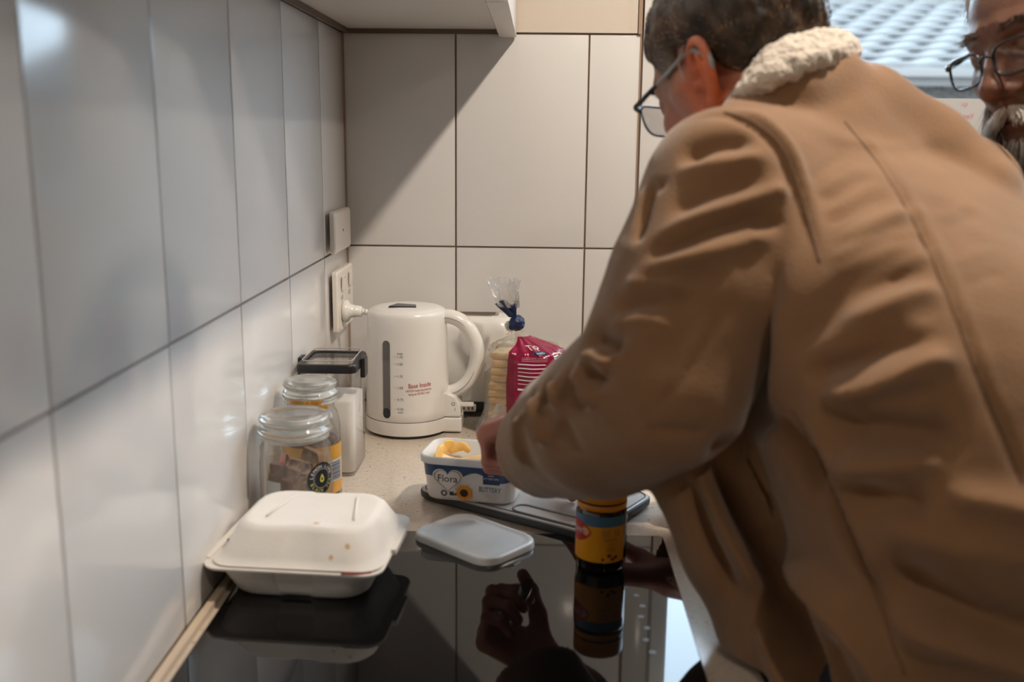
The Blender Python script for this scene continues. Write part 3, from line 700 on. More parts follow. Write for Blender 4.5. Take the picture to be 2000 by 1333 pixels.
# ------------------------------------------------------------------ clamshell takeaway box
cs = thing('takeaway_box', 'white moulded pulp clamshell takeaway box on the black cooktop', 'food box', (.1085, -.822, CTZ+.0003), math.radians(-4))
CWd, CDp = .205, .185
def panel_loop(w, d, r, z, dent=0, k=5):
    """rounded loop with the front and back middles pushed in"""
    base = rrect(w, d, r, k); out = []; n = len(base)
    for i in range(n):
        a, b_ = np.array(base[i]), np.array(base[(i+1) % n]); out.append((*a, z))
        if i in (k, 3*k+2):                        # the long front / back edges
            s = 1 if i == k else -1
            for t, dd in ((.28, 0), (.36, 1), (.64, 1), (.72, 0)):
                p = a+(b_-a)*t; out.append((p[0], p[1]+s*dent*dd, z))
    return out
loops = [panel_loop(.150, .128, .030, 0, .004), panel_loop(.158, .136, .030, .004, .006), panel_loop(.180, .160, .030, .030, .006), panel_loop(.188, .168, .030, .0395, 0), panel_loop(.206, .186, .022, .040, 0), panel_loop(.207, .187, .022, .0425, 0), panel_loop(.203, .183, .022, .0432, 0), panel_loop(.186, .166, .030, .0425, 0), panel_loop(.156, .134, .028, .006, 0)]
tray = mesh_obj('tray', *loft(loops), M['pulp'], cs, True); tray.data.set_sharp_from_angle(angle=.9)
loops = [panel_loop(.194, .174, .024, .0445, 0), panel_loop(.197, .177, .024, .0465, 0), panel_loop(.190, .170, .030, .0475, 0), panel_loop(.182, .160, .034, .054, .002), panel_loop(.160, .128, .034, .078, .004), panel_loop(.148, .116, .030, .083, .004), panel_loop(.138, .106, .028, .0835, .003), panel_loop(.112, .084, .02, .0815, 0), panel_loop(.02, .015, .005, .0815, 0)]
lv, lf = loft(loops)
lv = [(x+.004, y-.002 if True else y, z-.0012+.020*max(0, (x+.05))*.25) for x, y, z in lv]
lo_ = mesh_obj('lid', lv, lf, M['pulp'], cs, True); lo_.data.set_sharp_from_angle(angle=.9)
box('hinge', (-.1065, -.070, .0405), (-.098, .070, .0455), M['pulp'], cs, bevel=.0018)
for y0, y1 in ((-.02, .028), (.050, .058)): box('vent_slot', (-.0975, y0, .0462), (-.0935, y1, .0472), M['stain'], lo_)
box('closing_tab', (.1005, -.03, .0405), (.108, .035, .0478), M['pulp'], cs, bevel=.0018)
for xx in (-.042, .048):
    g = G(); g.add(*tube([(xx*.85+.004, .043, .0822), (xx*1.15+.004, -.030, .0822)], [.0013, .0016], 8)); g.obj('lid_crease', M['pulp'], lo_, True)
_bv = BVHTree.FromPolygons([tuple(map(float, p)) for p in lv], [tuple(q) for q in lf])
for u, vv, r_ in ((.018, -.042, .0036), (.011, -.048, .002), (.062, -.072, .0028), (.045, -.080, .0024)):
    nm = 14; pts = [(u+r_*math.cos(2*math.pi*i/nm)*(1+.3*math.sin(3*i)), vv+r_*.7*math.sin(2*math.pi*i/nm)) for i in range(nm)]
    mesh_obj('stain', [(x, y, _bv.ray_cast((x, y, 1), (0, 0, -1))[0].z+.0004) for x, y in pts], [tuple(range(nm))], M['stain'], lo_)
mesh_obj('sauce_smear', *tube(spline([(.06, -.0925, .0438), (.078, -.0915, .0440), (.092, -.086, .0442)], 5), [.0012]*11, 6), M['stain_red'], tray, True)
# ------------------------------------------------------------------ chopping board
pA, pB, pC = np.array((.207, -.551)), np.array((.440, -.700)), np.array((.543, -.552))
ux = (pB-pA)/np.linalg.norm(pB-pA); ang = math.atan2(ux[1], ux[0]); BL, BW = .300, .186
uy = np.array((-ux[1], ux[0])); bc_ = pA+ux*(BL/2-.008)+uy*(BW/2-.006)
bd = thing('chopping_board', 'pale grey chopping board with a dark rim under the margarine tub', 'chopping board', (bc_[0], bc_[1], BZ+.0003), ang); bd.scale = (1, 1, 1.35)
v, f = rloft([(0, BL-.012, BW-.012, .018), (.003, BL-.002, BW-.002, .022), (.0075, BL, BW, .023), (.0095, BL-.001, BW-.001, .0225)], 8); mesh_obj('rim', v, f, M['board_rim'], bd, True).data.set_sharp_from_angle(angle=.7)
v, f = rloft([(.0092, BL-.004, BW-.004, .021), (.0108, BL-.005, BW-.005, .0205), (.0112, BL-.008, BW-.008, .019)], 8); mesh_obj('cutting_surface', v, f, M['board'], bd, True).data.set_sharp_from_angle(angle=.6)
gl = [(x+.072, y-BW/2+.024, .0113) for x, y in rrect(.120, .028, .0135, 6)]; gl.append(gl[0])
mesh_obj('groove', *tube(gl, .0016, 8), M['groove_grey'], bd, True)
v, f = rloft([(.0111, .114, .022, .0108), (.0115, .113, .021, .0105)], 6); mesh_obj('groove_floor', [(x+.072, y-BW/2+.024, z) for x, y, z in v], f, M['board'], bd)
gl = [(x, y, .0110) for x, y in rrect(BL-.014, BW-.014, .017, 6)]; gl.append(gl[0]); mesh_obj('edge_line', *tube(gl, .0011, 6), M['board_rim'], bd, True)
BT = BZ+.0003+.0113*1.35+.0003

# ------------------------------------------------------------------ margarine tub
tb = thing('margarine_tub', 'open white and blue margarine tub with a yellow flower on its side', 'tub', (.2875, -.5690, BT), math.radians(-11))
TW0, TD0, TW1, TD1, TH = .128, .078, .139, .090, .066
def tw(z): t = z/TH; return TW0+(TW1-TW0)*t, TD0+(TD1-TD0)*t
secs = [(0, TW0-.010, TD0-.010, .016), (.002, TW0-.002, TD0-.002, .020)]+[(z, *tw(z), .021) for z in np.linspace(.005, TH-.010, 8)]
mesh_obj('tub_body', *rloft(secs, 7, cap1=False), M['tub'], tb, True)
ws, ds = tw(TH)
mesh_obj('rim', *rloft([(TH-.0105, *tw(TH-.0105), .021), (TH-.010, ws+.006, ds+.006, .023), (TH-.001, ws+.0075, ds+.0075, .024), (TH, ws+.006, ds+.006, .0235), (TH+.0004, ws+.001, ds+.001, .022), (TH-.002, ws-.002, ds-.002, .020), (.006, TW0-.004, TD0-.004, .018), (.0035, TW0-.012, TD0-.012, .015)], 7, cap0=False), M['tub_rim'], tb, True).data.set_sharp_from_angle(angle=.8)
nx, ny = 30, 20; bv_ = []; bf_ = []
for i in range(nx+1):
    for j in range(ny+1):
        a, b_ = -1+2*i/nx, -1+2*j/ny
        xx, yy_ = a*math.sqrt(1-b_*b_*.18), b_*math.sqrt(1-a*a*.12)
        z = .041+.008*max(0, -a-.35)**.7*1.3+.004*math.sin(5*a+2*b_)+.003*math.sin(9*b_-4*a)
        bv_.append((xx*(tw(.04)[0]/2-.0035), yy_*(tw(.04)[1]/2-.0035), z))
for i in range(nx):
    for j in range(ny): q = i*(ny+1)+j; bf_.append((q, q+ny+1, q+ny+2, q+1))
mesh_obj('spread', bv_, bf_, M['butter'], tb, True)
for pts, rad in (([(-.054, .016, .054), (-.049, .026, .060), (-.040, .033, .063)], [.005, .010, .005]), ([(-.056, -.012, .050), (-.054, .004, .056), (-.052, .018, .060)], [.005, .011, .006]), ([(.004, -.022, .044), (.018, -.018, .048), (.030, -.014, .045)], [.004, .0085, .004]), ([(-.048, .03, .05), (-.030, .036, .058), (-.018, .037, .050)], [.004, .007, .003])):
    mesh_obj('spread_smear', *tube(spline(pts, 5), np.interp(np.linspace(0, 2, 11), [0, 1, 2], rad), 10, sec=(1.1, .28)), M['butter_deep'], tb, True)
def perim(e=.0005):
    """(s,z) -> point on the tub wall, s metres along the perimeter from the front centre"""
    def fn(s, z):
        w, d = tw(z); r = .021; hw = w/2-r; q = math.pi/2*r
        sg = 1 if s >= 0 else -1; a = abs(s)
        if a <= hw: x, y, n_ = a, -d/2, (0, -1)
        elif a <= hw+q: t = (a-hw)/r; x, y, n_ = hw+r*math.sin(t), -d/2+r-r*math.cos(t), (math.sin(t), -math.cos(t))
        else: x, y, n_ = w/2, -d/2+r+(a-hw-q), (1, 0)
        return (sg*(x+e*n_[0]), y+e*n_[1], z)
    return fn
pf = perim(.0005); pf2 = perim(.0010); pf3 = perim(.0014)
n = 60; wv = []
band = []
for i in range(n+1):
    s = -.095+.19*i/n
    lo_z = .0375+.0055*math.sin((s+.02)*55)+.003*math.sin(s*120)+(.006*math.exp(-((s+.058)/.012)**2))
    band += [(s, lo_z), (s, .0545)]
mesh_obj('blue_band', [pf(*p) for p in band], [(2*i, 2*i+2, 2*i+3, 2*i+1) for i in range(n)], M['navy_print'], tb, True)
def heart(sc, n=40):
    out = []
    for i in range(n):
        t = 2*math.pi*i/n; out.append((sc*16*math.sin(t)**3*1.08, sc*(13*math.cos(t)-5*math.cos(2*t)-2*math.cos(3*t)-math.cos(4*t))))
    return out
hcx, hcz = -.0285, .0335
for nm, sc, fn_, mt in (('heart_badge', .00128, pf2, 'tub'), ('heart_outline', .00116, pf3, 'gold_print')):
    if nm == 'heart_badge':
        h_ = heart(sc); mesh_obj(nm, [fn_(hcx, hcz-.002)]+[fn_(hcx+a, hcz+b_) for a, b_ in h_], [(0, 1+(i+1) % 40, 1+i) for i in range(40)], M[mt], tb)
    else:
        h0, h1 = heart(sc), heart(sc*.93); mesh_obj(nm, [fn_(hcx+a, hcz+b_) for a, b_ in h0+h1], [(i, (i+1) % 40, 40+(i+1) % 40, 40+i) for i in range(40)], M[mt], tb)
mesh_obj('brand_lettering', *mapped(text_vf('Flora', .0150, fit=.0285), pf3, hcx, hcz+.0015), M['ink'], tb)
sfx, sfz = -.0050, .0152
fl = mesh_obj('flower_print', *mapped(disc_uv(.0058), perim(.0022), sfx, sfz), M['seed'], tb)
for k in range(16):
    a = 2*math.pi*k/16; L_ = .0142 if k % 2 else .0128
    pet = [(.004, -.0010), (.0085, -.0027), (L_, 0), (.0085, .0027), (.004, .0010)]
    mesh_obj('petal', *mapped((pet, [tuple(range(5))]), perim(.0015+.0001*(k % 3)), sfx, sfz, a), M['petal'], fl)
mesh_obj('buttery_lettering', *mapped(text_vf('BUTTERY', .0112, fit=.0315), pf2, .0325, .0225, -.02), M['navy_print'], tb)
mesh_obj('claim_panel', *mapped(quad_uv(.0225, .0305, .0465, .0545, 4), perim(.0009)), M['navy_dark'], tb)
for s, du, dv, sz, ft in (('NEW', .0345, .0440, .0034, .008), ('BUTTERIER TASTE', .0345, .0395, .0036, .021)): mesh_obj('claim_lettering', *mapped(text_vf(s, sz, fit=ft), pf3, du, dv), M['tub_rim'], tb)
for s, du, dv, ft in (('SOURCE OF OMEGA 3', .035, .0150, .026), ('VITAMINS A & D', .035, .0118, .020), ('DAIRY FREE', .035, .0086, .013), ('500g NET', -.0315, .0055, .014)): mesh_obj('small_print', *mapped(text_vf(s, .0028, fit=ft), pf2, du, dv), M['faint_print'], tb)
mesh_obj('round_seal', *mapped(ring_uv(.0026, .0046), pf2, -.0345, .0125), M['ink'], tb); mesh_obj('seal_mark', *mapped(quad_uv(-.0265, .0095, -.0205, .0155), pf2), M['ink'], tb)
mesh_obj('leaf_print', *mapped(([(-.016, 0), (-.008, .002), (0, .0006), (-.008, -.0022)], [(0, 3, 2, 1)]), pf2, -.009, .0115), M['ink'], tb)

# ------------------------------------------------------------------ tub lid on the cooktop
lcx, lcy, la = .2960, -.7165, math.radians(-41)
tl = thing('tub_lid', 'milky white rectangular tub lid lying on the black cooktop', 'lid', (lcx, lcy, CTZ+.0002), la)
LW, LD = .146, .104
v, f = rloft([(0, LW, LD, .026), (.007, LW-.001, LD-.001, .026), (.0088, LW-.004, LD-.004, .025), (.0092, LW-.012, LD-.012, .022), (.0078, LW-.016, LD-.016, .021), (.0074, LW-.026, LD-.026, .018), (.0078, .02, .015, .005)], 8)
mesh_obj('lid_panel', v, f, M['lid_plastic'], tl, True).data.set_sharp_from_angle(angle=.9)

# ------------------------------------------------------------------ yeast spread jar
vg = thing('spread_jar', 'small dark jar with yellow lid, blue band and red badge on the cooktop', 'jar', (.4560, -.7830, CTZ+.0002)); vg.scale = (1, 1, 1.12)
VR = .0310
mesh_obj('glass_body', *lathe([(0, .0005), (.025, 0), (.0275, .0015), (.0285, .004), (.0285, .008), (.0308, .013), (VR, .016), (VR, .066), (.0295, .071), (.027, .073), (.027, .078), (0, .078)], 56), M['dark_jar'], vg, True)
yl = mesh_obj('lid', *lathe([(.0270, .0715), (.0302, .0715), (.0306, .0725), (.0306, .0772), (.0300, .0780), (.0300, .0795), (.0307, .0803), (.0309, .0960), (.0300, .0978), (.0285, .0984), (0, .0984)], 56), M['yellow_lid'], vg, True); yl.data.set_sharp_from_angle(angle=.7)
mesh_obj('tamper_gap', *lathe([(.0304, .0776), (.0304, .0799)], 48), M['black_plastic'], yl)
vf_ = jcyl(VR, 0, 0, .0004); vf2 = jcyl(VR, 0, 0, .0008); vf3 = jcyl(VR, 0, 0, .0011)
lab = mesh_obj('label', *mapped(quad_uv(-.092, .0145, .0300, .0555, 44), vf_), M['yellow_label'], vg, True)
mesh_obj('blue_band', *mapped(quad_uv(-.092, .0548, .0355, .0660, 44), jcyl(VR, 0, 0, .0005)), M['blue_band'], vg, True)
bx, bz_ = -.036, .0475; nb = 40
bad = [(.022*math.copysign(abs(math.cos(2*math.pi*i/nb))**1.25, math.cos(2*math.pi*i/nb)), .0125*math.copysign(abs(math.sin(2*math.pi*i/nb))**1.25, math.sin(2*math.pi*i/nb))) for i in range(nb)]
bdg = mesh_obj('red_badge', [vf2(bx+a*q, bz_+b_*q) for q in (.4, 1) for a, b_ in bad]+[vf2(bx, bz_)], [(i, nb+i, nb+(i+1) % nb, (i+1) % nb)[::-1] for i in range(nb)]+[(i, (i+1) % nb, 2*nb) for i in range(nb)], M['red_badge'], vg)
mesh_obj('badge_lettering', *mapped(text_vf('VEGEMITE', .0085, fit=.036), vf3, bx, bz_), M['white_print'], bdg)
for k in range(4):
    for a, w_ in ((.004, .010), (.018, .009)): mesh_obj('small_print', *mapped(quad_uv(a-w_/2, .0510-.0022*k, a+w_/2, .0518-.0022*k, 3), vf2), M['gold_print'], vg)
for k, w_ in enumerate((.018, .016)): mesh_obj('small_print', *mapped(quad_uv(.009-w_/2, .041-.0018*k, .009+w_/2, .0417-.0018*k, 3), vf2), M['gold_print'], vg)
for k in range(5): mesh_obj('small_print', *mapped(text_vf(('B1 B2', 'B3', 'FOLATE', 'VITAMINS', 'B')[k], .0028), vf2, .010, .0365-.0026*k), M['gold_print'], vg)
for u, vv, r_ in ((.008, .0225, .0028), (.0005, .0185, .0020), (.0125, .0185, .0024), (.0165, .0205, .0026)): mesh_obj('label_picture', *mapped(disc_uv(r_, 10, r_*.8), vf2, u, vv), M['orange_pic'], vg)

# ------------------------------------------------------------------ bread in a tied bag
br = thing('bread_bag', 'magenta printed clear plastic bag of sliced bread tied in a knot', 'bread bag', (.3555, -.199, BZ), math.radians(-14)); br.scale = (1.05, 1.0, 1.0)
sl_ = [(-.052, -.046), (.052, -.046), (.054, -.030), (.053, .012), (.060, .020), (.061, .034), (.054, .046), (.030, .052), (0, .054), (-.030, .052), (-.054, .046), (-.061, .034), (-.060, .020), (-.053, .012), (-.054, -.030)]
zz = .003
for k in range(11):
    h = .0125+.002*(k % 3 == 0); ox, oy = rng.uniform(-.003, .003), rng.uniform(-.002, .002); sc = rng.uniform(.95, 1.0); ns_ = len(sl_)
    lp = [[(x*sc*q+ox, y*sc*q+oy, zz+dz) for x, y in sl_] for q, dz in ((.95, .0005), (1, .003), (1, h-.003), (.95, h-.0005))]
    o = mesh_obj('bread_slice', *loft(lp), M['crumb'], br, True); o.data.materials.append(M['bread'])
    for p in o.data.polygons:
        if len(p.vertices) > 4: p.material_index = 1
    zz += h+.0003
LT = zz
def bag(th, t):
    """t 0..1 up the bag; the film hugs the loaf, pinches at the knot"""
    zs = [0, .004, .03, .10, LT-.012, LT+.006, LT+.016, LT+.026, LT+.038]; ws = [.060, .066, .067, .0665, .066, .058, .034, .014, .0065]
    z = np.interp(t, np.linspace(0, 1, 9), zs); w = np.interp(t, np.linspace(0, 1, 9), ws); p = 3.2 if z < LT else 3.2-1.2*min(1, (z-LT)/.03)
    c, s = math.cos(th), math.sin(th); r = w/((abs(c)**p+abs(s*1.10)**p)**(1/p))
    r *= 1+.018*math.sin(7*th+23*t)+.014*math.sin(13*th-31*t)+(.05*math.sin(17*th) if z > LT else 0)
    k = max(0, (z-LT)/.038); return np.array((r*c-.020*k, r*s+.004*k, z))
def bag_patch(t0, t1, a0, a1, nt_, na, e=0.0, edge=None):
    v = []; f = []
    for i in range(nt_+1):
        for j in range(na+1):
            t = t0+(t1-t0)*i/nt_; lo_a = a0+(edge(t) if edge else 0); th = lo_a+(a1-lo_a)*j/na; p = bag(th, t); q = p.copy(); q[2] = 0; q /= np.linalg.norm(q)+1e-9; v.append(p+q*e)
    for i in range(nt_):
        for j in range(na): a = i*(na+1)+j; f.append((a, a+1, a+na+2, a+na+1))
    return v, f
mesh_obj('bag_film', *bag_patch(0, 1, 0, 2*math.pi, 44, 96), M['film'], br, True)
mesh_obj('bag_base', *loft([[tuple(bag(2*math.pi*i/48, 0)*np.array((q, q, 1))) for i in range(48)] for q in (1, .5)], False, True), M['film'], br)
A0, A1 = math.radians(-106), math.radians(20)
def ledge(t): return .62*max(0, (t-.55)/.45)**1.3+.10*max(0, (.3-t))
mg = mesh_obj('printed_panel', *bag_patch(.20, .86, A0, A1, 24, 40, .0010, ledge), M['magenta'], br, True)
mesh_obj('printed_edge', *bag_patch(.20, .60, A0, A0+.20, 14, 6, .0014, ledge), M['magenta_dark'], mg, True)
mesh_obj('white_hem', *bag_patch(.175, .198, A0, A1, 2, 40, .0012), M['white_print'], mg, True)
for k in range(7): t = .36+.022*k; mesh_obj('nutrition_line', *bag_patch(t, t+.006, A0+.30, A0+1.12-.02*k, 1, 12, .0016), M['white_print'] if k % 3 != 1 else M['pink_print'], mg)
for k in range(3): t = .525+.018*k; mesh_obj('small_print', *bag_patch(t, t+.004, A0+.40, A0+1.05, 1, 10, .0016), M['pink_print'], mg)
for k in range(9):
    t = .40+.024*k; mesh_obj('nutrition_line', *bag_patch(t, t+(.012 if k > 5 else .006), A0+1.24, A0+1.62+.02*k, 1, 8, .0016), M['white_print'] if k > 3 else M['pink_print'], mg)
mesh_obj('navy_badge', *bag_patch(.60, .645, A0+.78, A0+1.12, 2, 8, .0018), M['navy_bag'], mg)
def bagtext(u, v): p = bag(A0+.96+u/.064, .622+v/.2); q = p.copy(); q[2] = 0; return tuple(p+q/np.linalg.norm(q)*.0024)
mesh_obj('badge_lettering', *mapped(text_vf('BAKED', .005), bagtext), M['white_print'], mg)
def bagtext2(u, v): p = bag(A0+.88+u/.060, .690+v/.2); q = p.copy(); q[2] = 0; return tuple(p+q/np.linalg.norm(q)*.0022)
mesh_obj('brand_lettering', *mapped(text_vf('Tip', .020), bagtext2, 0, 0, .15), M['white_print'], mg)
# neck, knot and tuft
kx, ky, kz = -.020, .004, LT+.038
v, f = [], []
kn = SDF((-.05, -.03, kz-.02), (.02, .04, kz+.05), .0015)
kn.ell((kx+.002, ky, kz+.008), (.0135, .013, .0145)); kn.ell((kx-.008, ky+.002, kz+.002), (.010, .010, .008), .004)
kn.cone((kx-.004, ky-.011, kz+.010), (kx+.012, ky-.006, kz+.003), .003, .003, .003)
kV, kF = kn.mesh(1); kN = normals(kV, kF); kV = kV+kN*(.0016*vnoise(kV, 190))[:, None]; sdf_obj('knot', kV, kF, M['navy_bag'], br)
mesh_obj('knot_film', *lathe([(.005, kz-.008), (.009, kz-.002), (.0105, kz+.004), (.006, kz+.010)], 14, (kx-.010, ky+.001)), M['film_dense'], br, True)
def tuft(t, a, r0, r1, z0, z1, cx, lean, seed, amp):
    z = z0+(z1-z0)*t; r = r0+(r1-r0)*t; r *= 1+amp*math.sin(5*a+seed+4*t)+.6*amp*math.sin(9*a-seed*2+7*t)
    return (cx+lean*t+r*math.cos(a), ky+.55*r*math.sin(a), z+.004*math.sin(3*a+seed)*t)
def tuft_obj(name, mat_, r0, r1, z0, z1, cx, lean, seed, amp):
    na, nt_ = 40, 14; v = [tuft(i/nt_, 2*math.pi*j/na, r0, r1, z0, z1, cx, lean, seed, amp) for i in range(nt_+1) for j in range(na)]
    return mesh_obj(name, v, [(i*na+j, i*na+(j+1) % na, (i+1)*na+(j+1) % na, (i+1)*na+j) for i in range(nt_) for j in range(na)], mat_, br, True)
tuft_obj('navy_tuft', M['navy_bag'], .006, .0165, kz+.018, kz+.044, kx-.006, -.010, 1.3, .22)
tuft_obj('clear_tuft', M['film_dense'], .0150, .026, kz+.036, kz+.086, kx-.013, -.010, 2.1, .20)
mesh_obj('tie_string', *tube(spline([(kx-.006, ky-.006, kz-.002), (kx-.010, ky-.010, kz-.010), (kx-.014, ky-.012, kz-.012)], 4), .0007, 6), M['orange_strip'], br)
# trailing bag skirt at the foot
na = 20; v = []
for i in range(9):
    for j in range(na):
        t = i/8; a = math.pi*(.93+.62*j/(na-1)); r = .064+.022*t*(1+.25*math.sin(3*j))
        v.append((r*math.cos(a)*1.02, r*math.sin(a)*.8, .060*(1-t)**1.3+.0015+.003*t*math.sin(2.3*j)**2))
mesh_obj('bag_skirt', v, [(i*na+j, i*na+j+1, (i+1)*na+j+1, (i+1)*na+j) for i in range(8) for j in range(na-1)], M['film_dense'], br, True)
# toast crumb on the bench behind the tub
tag(mesh_obj('crumb', *lathe([(0, 0), (.0022, .0004), (.0026, .0015), (.0012, .0028), (0, .003)], 8, (.293, -.438)), M['butter_deep'], None, True, loc=(0, 0, BZ)), 'tiny yellow crumb on the worktop behind the margarine tub', 'crumb')
# ------------------------------------------------------------------ people: shared builders
M['skin_pink'] = pbr('weathered_pink_skin', (.5, .25, .18), .5, attr='tone', bump=(260, .35, .0012), sss=.12, sss_r=(1, .35, .2))
M['skin_brown'] = pbr('deep_brown_skin', (.2, .09, .05), .45, attr='tone', bump=(260, .35, .0012), sss=.08, sss_r=(1, .4, .25))
M['hair'] = pbr('hair_strands', (.05, .03, .02), .45, attr='tone', spec=.4)
M['eye_white'] = pbr('eye_white', (.75, .70, .66), .15); M['iris'] = pbr('dark_iris', (.04, .02, .012), .1)
M['specs_black'] = pbr('black_spectacle_frame', (.010, .012, .018), .25); M['specs_clear'] = pbr('grey_temple_plastic', (.30, .30, .30), .25)
M['lens'] = thin('spectacle_lens', (.97, .99, 1.0), .05, .02)
M['aid'] = pbr('silver_hearing_aid', (.36, .35, .34), .3, metal=.3)
M['jacket'] = pbr('tan_moleskin_jacket', (.25, .136, .067), .82, var=(14, .16), bump=(420, .55, .0016), sheen=.35, sheen_rough=.5, spec=.2)
M['seam'] = pbr('brown_jacket_seam', (.17, .095, .055), .9, bump=(500, .5))
M['fleece'] = pbr('cream_sherpa_fleece', (.72, .64, .55), .95, bump=(260, 1.0, .006), sheen=.4)
M['trousers'] = pbr('dark_trousers', (.03, .035, .05), .9); M['shoe'] = pbr('dark_shoes', (.02, .018, .016), .5)
M['shirt'] = pbr('dark_grey_shirt', (.06, .065, .075), .9)

def frame(F, roll=0.0):
    F = np.array(F, float); F /= np.linalg.norm(F); Lv = np.cross((0, 0, 1), F); Lv /= np.linalg.norm(Lv); U = np.cross(F, Lv)
    c, s = math.cos(roll), math.sin(roll); L2 = c*Lv+s*U; U2 = np.cross(F, L2)
    return np.stack([L2, F, U2], 1)                # columns: left, forward, up
def head_sdf(neck_local, h=.0019, brow=.013, nose=1.0, jaw=1.0):
    s = SDF((-.112, -.125, -.20), (.112, .145, .155), h)
    s.ell((0, -.008, .050), (.0760, .0985, .0820)); s.ell((0, .034, -.010), (.0625, .0640, .0840), .03)
    s.cone((0, .060, -.030), (0, .062, -.085), .046, .026, .025)
    for q in (-1, 1):
        s.cone((q*.050, .012, -.052), (q*.012, .074, -.090), .022*jaw, .020*jaw, .022)
        s.cone((q*.058, .02, .0), (q*.050, .012, -.055), .022, .020, .02)
        s.ell((q*.044, .062, -.014), (.023, .020, .018), .015)
        s.cone((q*.012, .0885, .037), (q*.044, .070, .036), brow*.8, brow*.8, .012)
    s.ell((0, .076, -.094), (.019, .016, .014), .014)
    for q in (-1, 1): s.ell((q*.0325, .098, .014), (.017, .016, .0115), .010, 's')
    for q in (-1, 1):
        s.ell((q*.0325, .0765, .014), (.0165, .0145, .0135), .004)
        s.cone((q*.020, .0885, .0215), (q*.045, .0800, .0205), .0035, .0035, .004)
    s.cone((0, .090, .022), (0, .1105*1.0+.004*nose, -.022), .0080, .0110*nose, .012); s.ell((0, .1135+.003*nose, -.027), (.0115*nose, .0105, .0105), .008)
    for q in (-1, 1):
        s.ell((q*.0125*nose, .1015, -.0315), (.0085*nose, .0105, .0085), .006)
        s.ell((q*.0062*nose, .1085, -.0405), (.0042, .0060, .0052), .002, 's')
    s.cone((-.018, .089, -.0600), (.018, .089, -.0600), .0062, .0062, .008); s.cone((-.016, .089, -.0690), (.016, .089, -.0690), .0070, .0070, .008)
    s.cone((-.024, .096, -.0642), (.024, .096, -.0642), .0018, .0018, .003, 's')
    for q in (-1, 1):                               # ears
        o = np.array((q*.0705, -.004, -.002)); e1 = np.array((q*.34, -.94, 0)); e2 = np.array((q*.10, -.12, .985)); en = np.array((q*.94, .34, 0))
        P = lambda a, b_, c=0: o+e1*a+e2*b_+en*c
        s.ell(P(.013, .004), (.0165, .0300, .0042), .003, M=[e1/np.linalg.norm(e1), e2/np.linalg.norm(e2), en])
        hx = spline([P(.000, .008, .001), P(-.002, .020, .002), P(.006, .032, .003), P(.018, .0355, .003), P(.029, .028, .003), P(.0325, .012, .003), P(.029, -.006, .003), P(.021, -.020, .002), P(.012, -.029, .001)], 4)
        s.chain(list(hx), [.0042]*len(hx), .003)
        ah = spline([P(.018, .024, .003), P(.0225, .010, .004), P(.0205, -.004, .004), P(.014, -.014, .003)], 3); s.chain(list(ah), [.0036]*len(ah), .004)
        s.ell(P(.009, -.028, .001), (.0085, .0095, .0048), .005, M=[e1/np.linalg.norm(e1), e2/np.linalg.norm(e2), en])
        s.ell(P(-.001, -.004, .002), (.005, .006, .005), .004)
        s.ell(P(.0095, -.002, .006), (.0080, .0130, .0075), .003, 's', M=[e1/np.linalg.norm(e1), e2/np.linalg.norm(e2), en])
        s.chain([P(.007, .020, .0035), P(.013, .0285, .0045), P(.0225, .024, .005), P(.0265, .012, .005)], [.0028]*4, .002, 's')
    n0 = np.array((0, -.030, -.045)); s.chain([n0, n0*.5+np.array(neck_local)*.5, neck_local], [.056, .057, .064], .03)
    return s
def skin_tone(P, base, red, N=None, seed=0):
    """albedo per vertex in head space: ruddier nose, cheeks; ears reddened for light through them; blotchy"""
    c = np.tile(np.array(base), (len(P), 1)); r = np.zeros(len(P))
    r += 1.3*np.exp(-(((np.abs(P[:, 0])-.085)/.016)**2+((P[:, 1]+.015)/.03)**2+((P[:, 2])/.045)**2))  # ears: red glow of light from behind, put into the skin colour
    r += .8*np.exp(-((P[:, 0]/.016)**2+((P[:, 1]-.115)/.02)**2+((P[:, 2]+.028)/.018)**2))
    for q in (-1, 1): r += .6*np.exp(-(((P[:, 0]-q*.048)/.025)**2+((P[:, 1]-.06)/.035)**2+((P[:, 2]+.025)/.03)**2))
    r += .75*np.exp(-((P[:, 1]+.03)/.05)**2-((P[:, 2]+.05)/.045)**2)*(np.abs(P[:, 0]) > .03)
    lips = np.exp(-((P[:, 0]/.022)**2)**2-((P[:, 2]+.0645)/.0095)**4)*(P[:, 1] > .085)
    r = np.clip(r+lips, 0, 1.15)[:, None]; c = c*(1-r)+np.array(red)*r
    return c*(1+.14*vnoise(P, 70, seed)+.08*vnoise(P, 200, seed+1))[:, None]
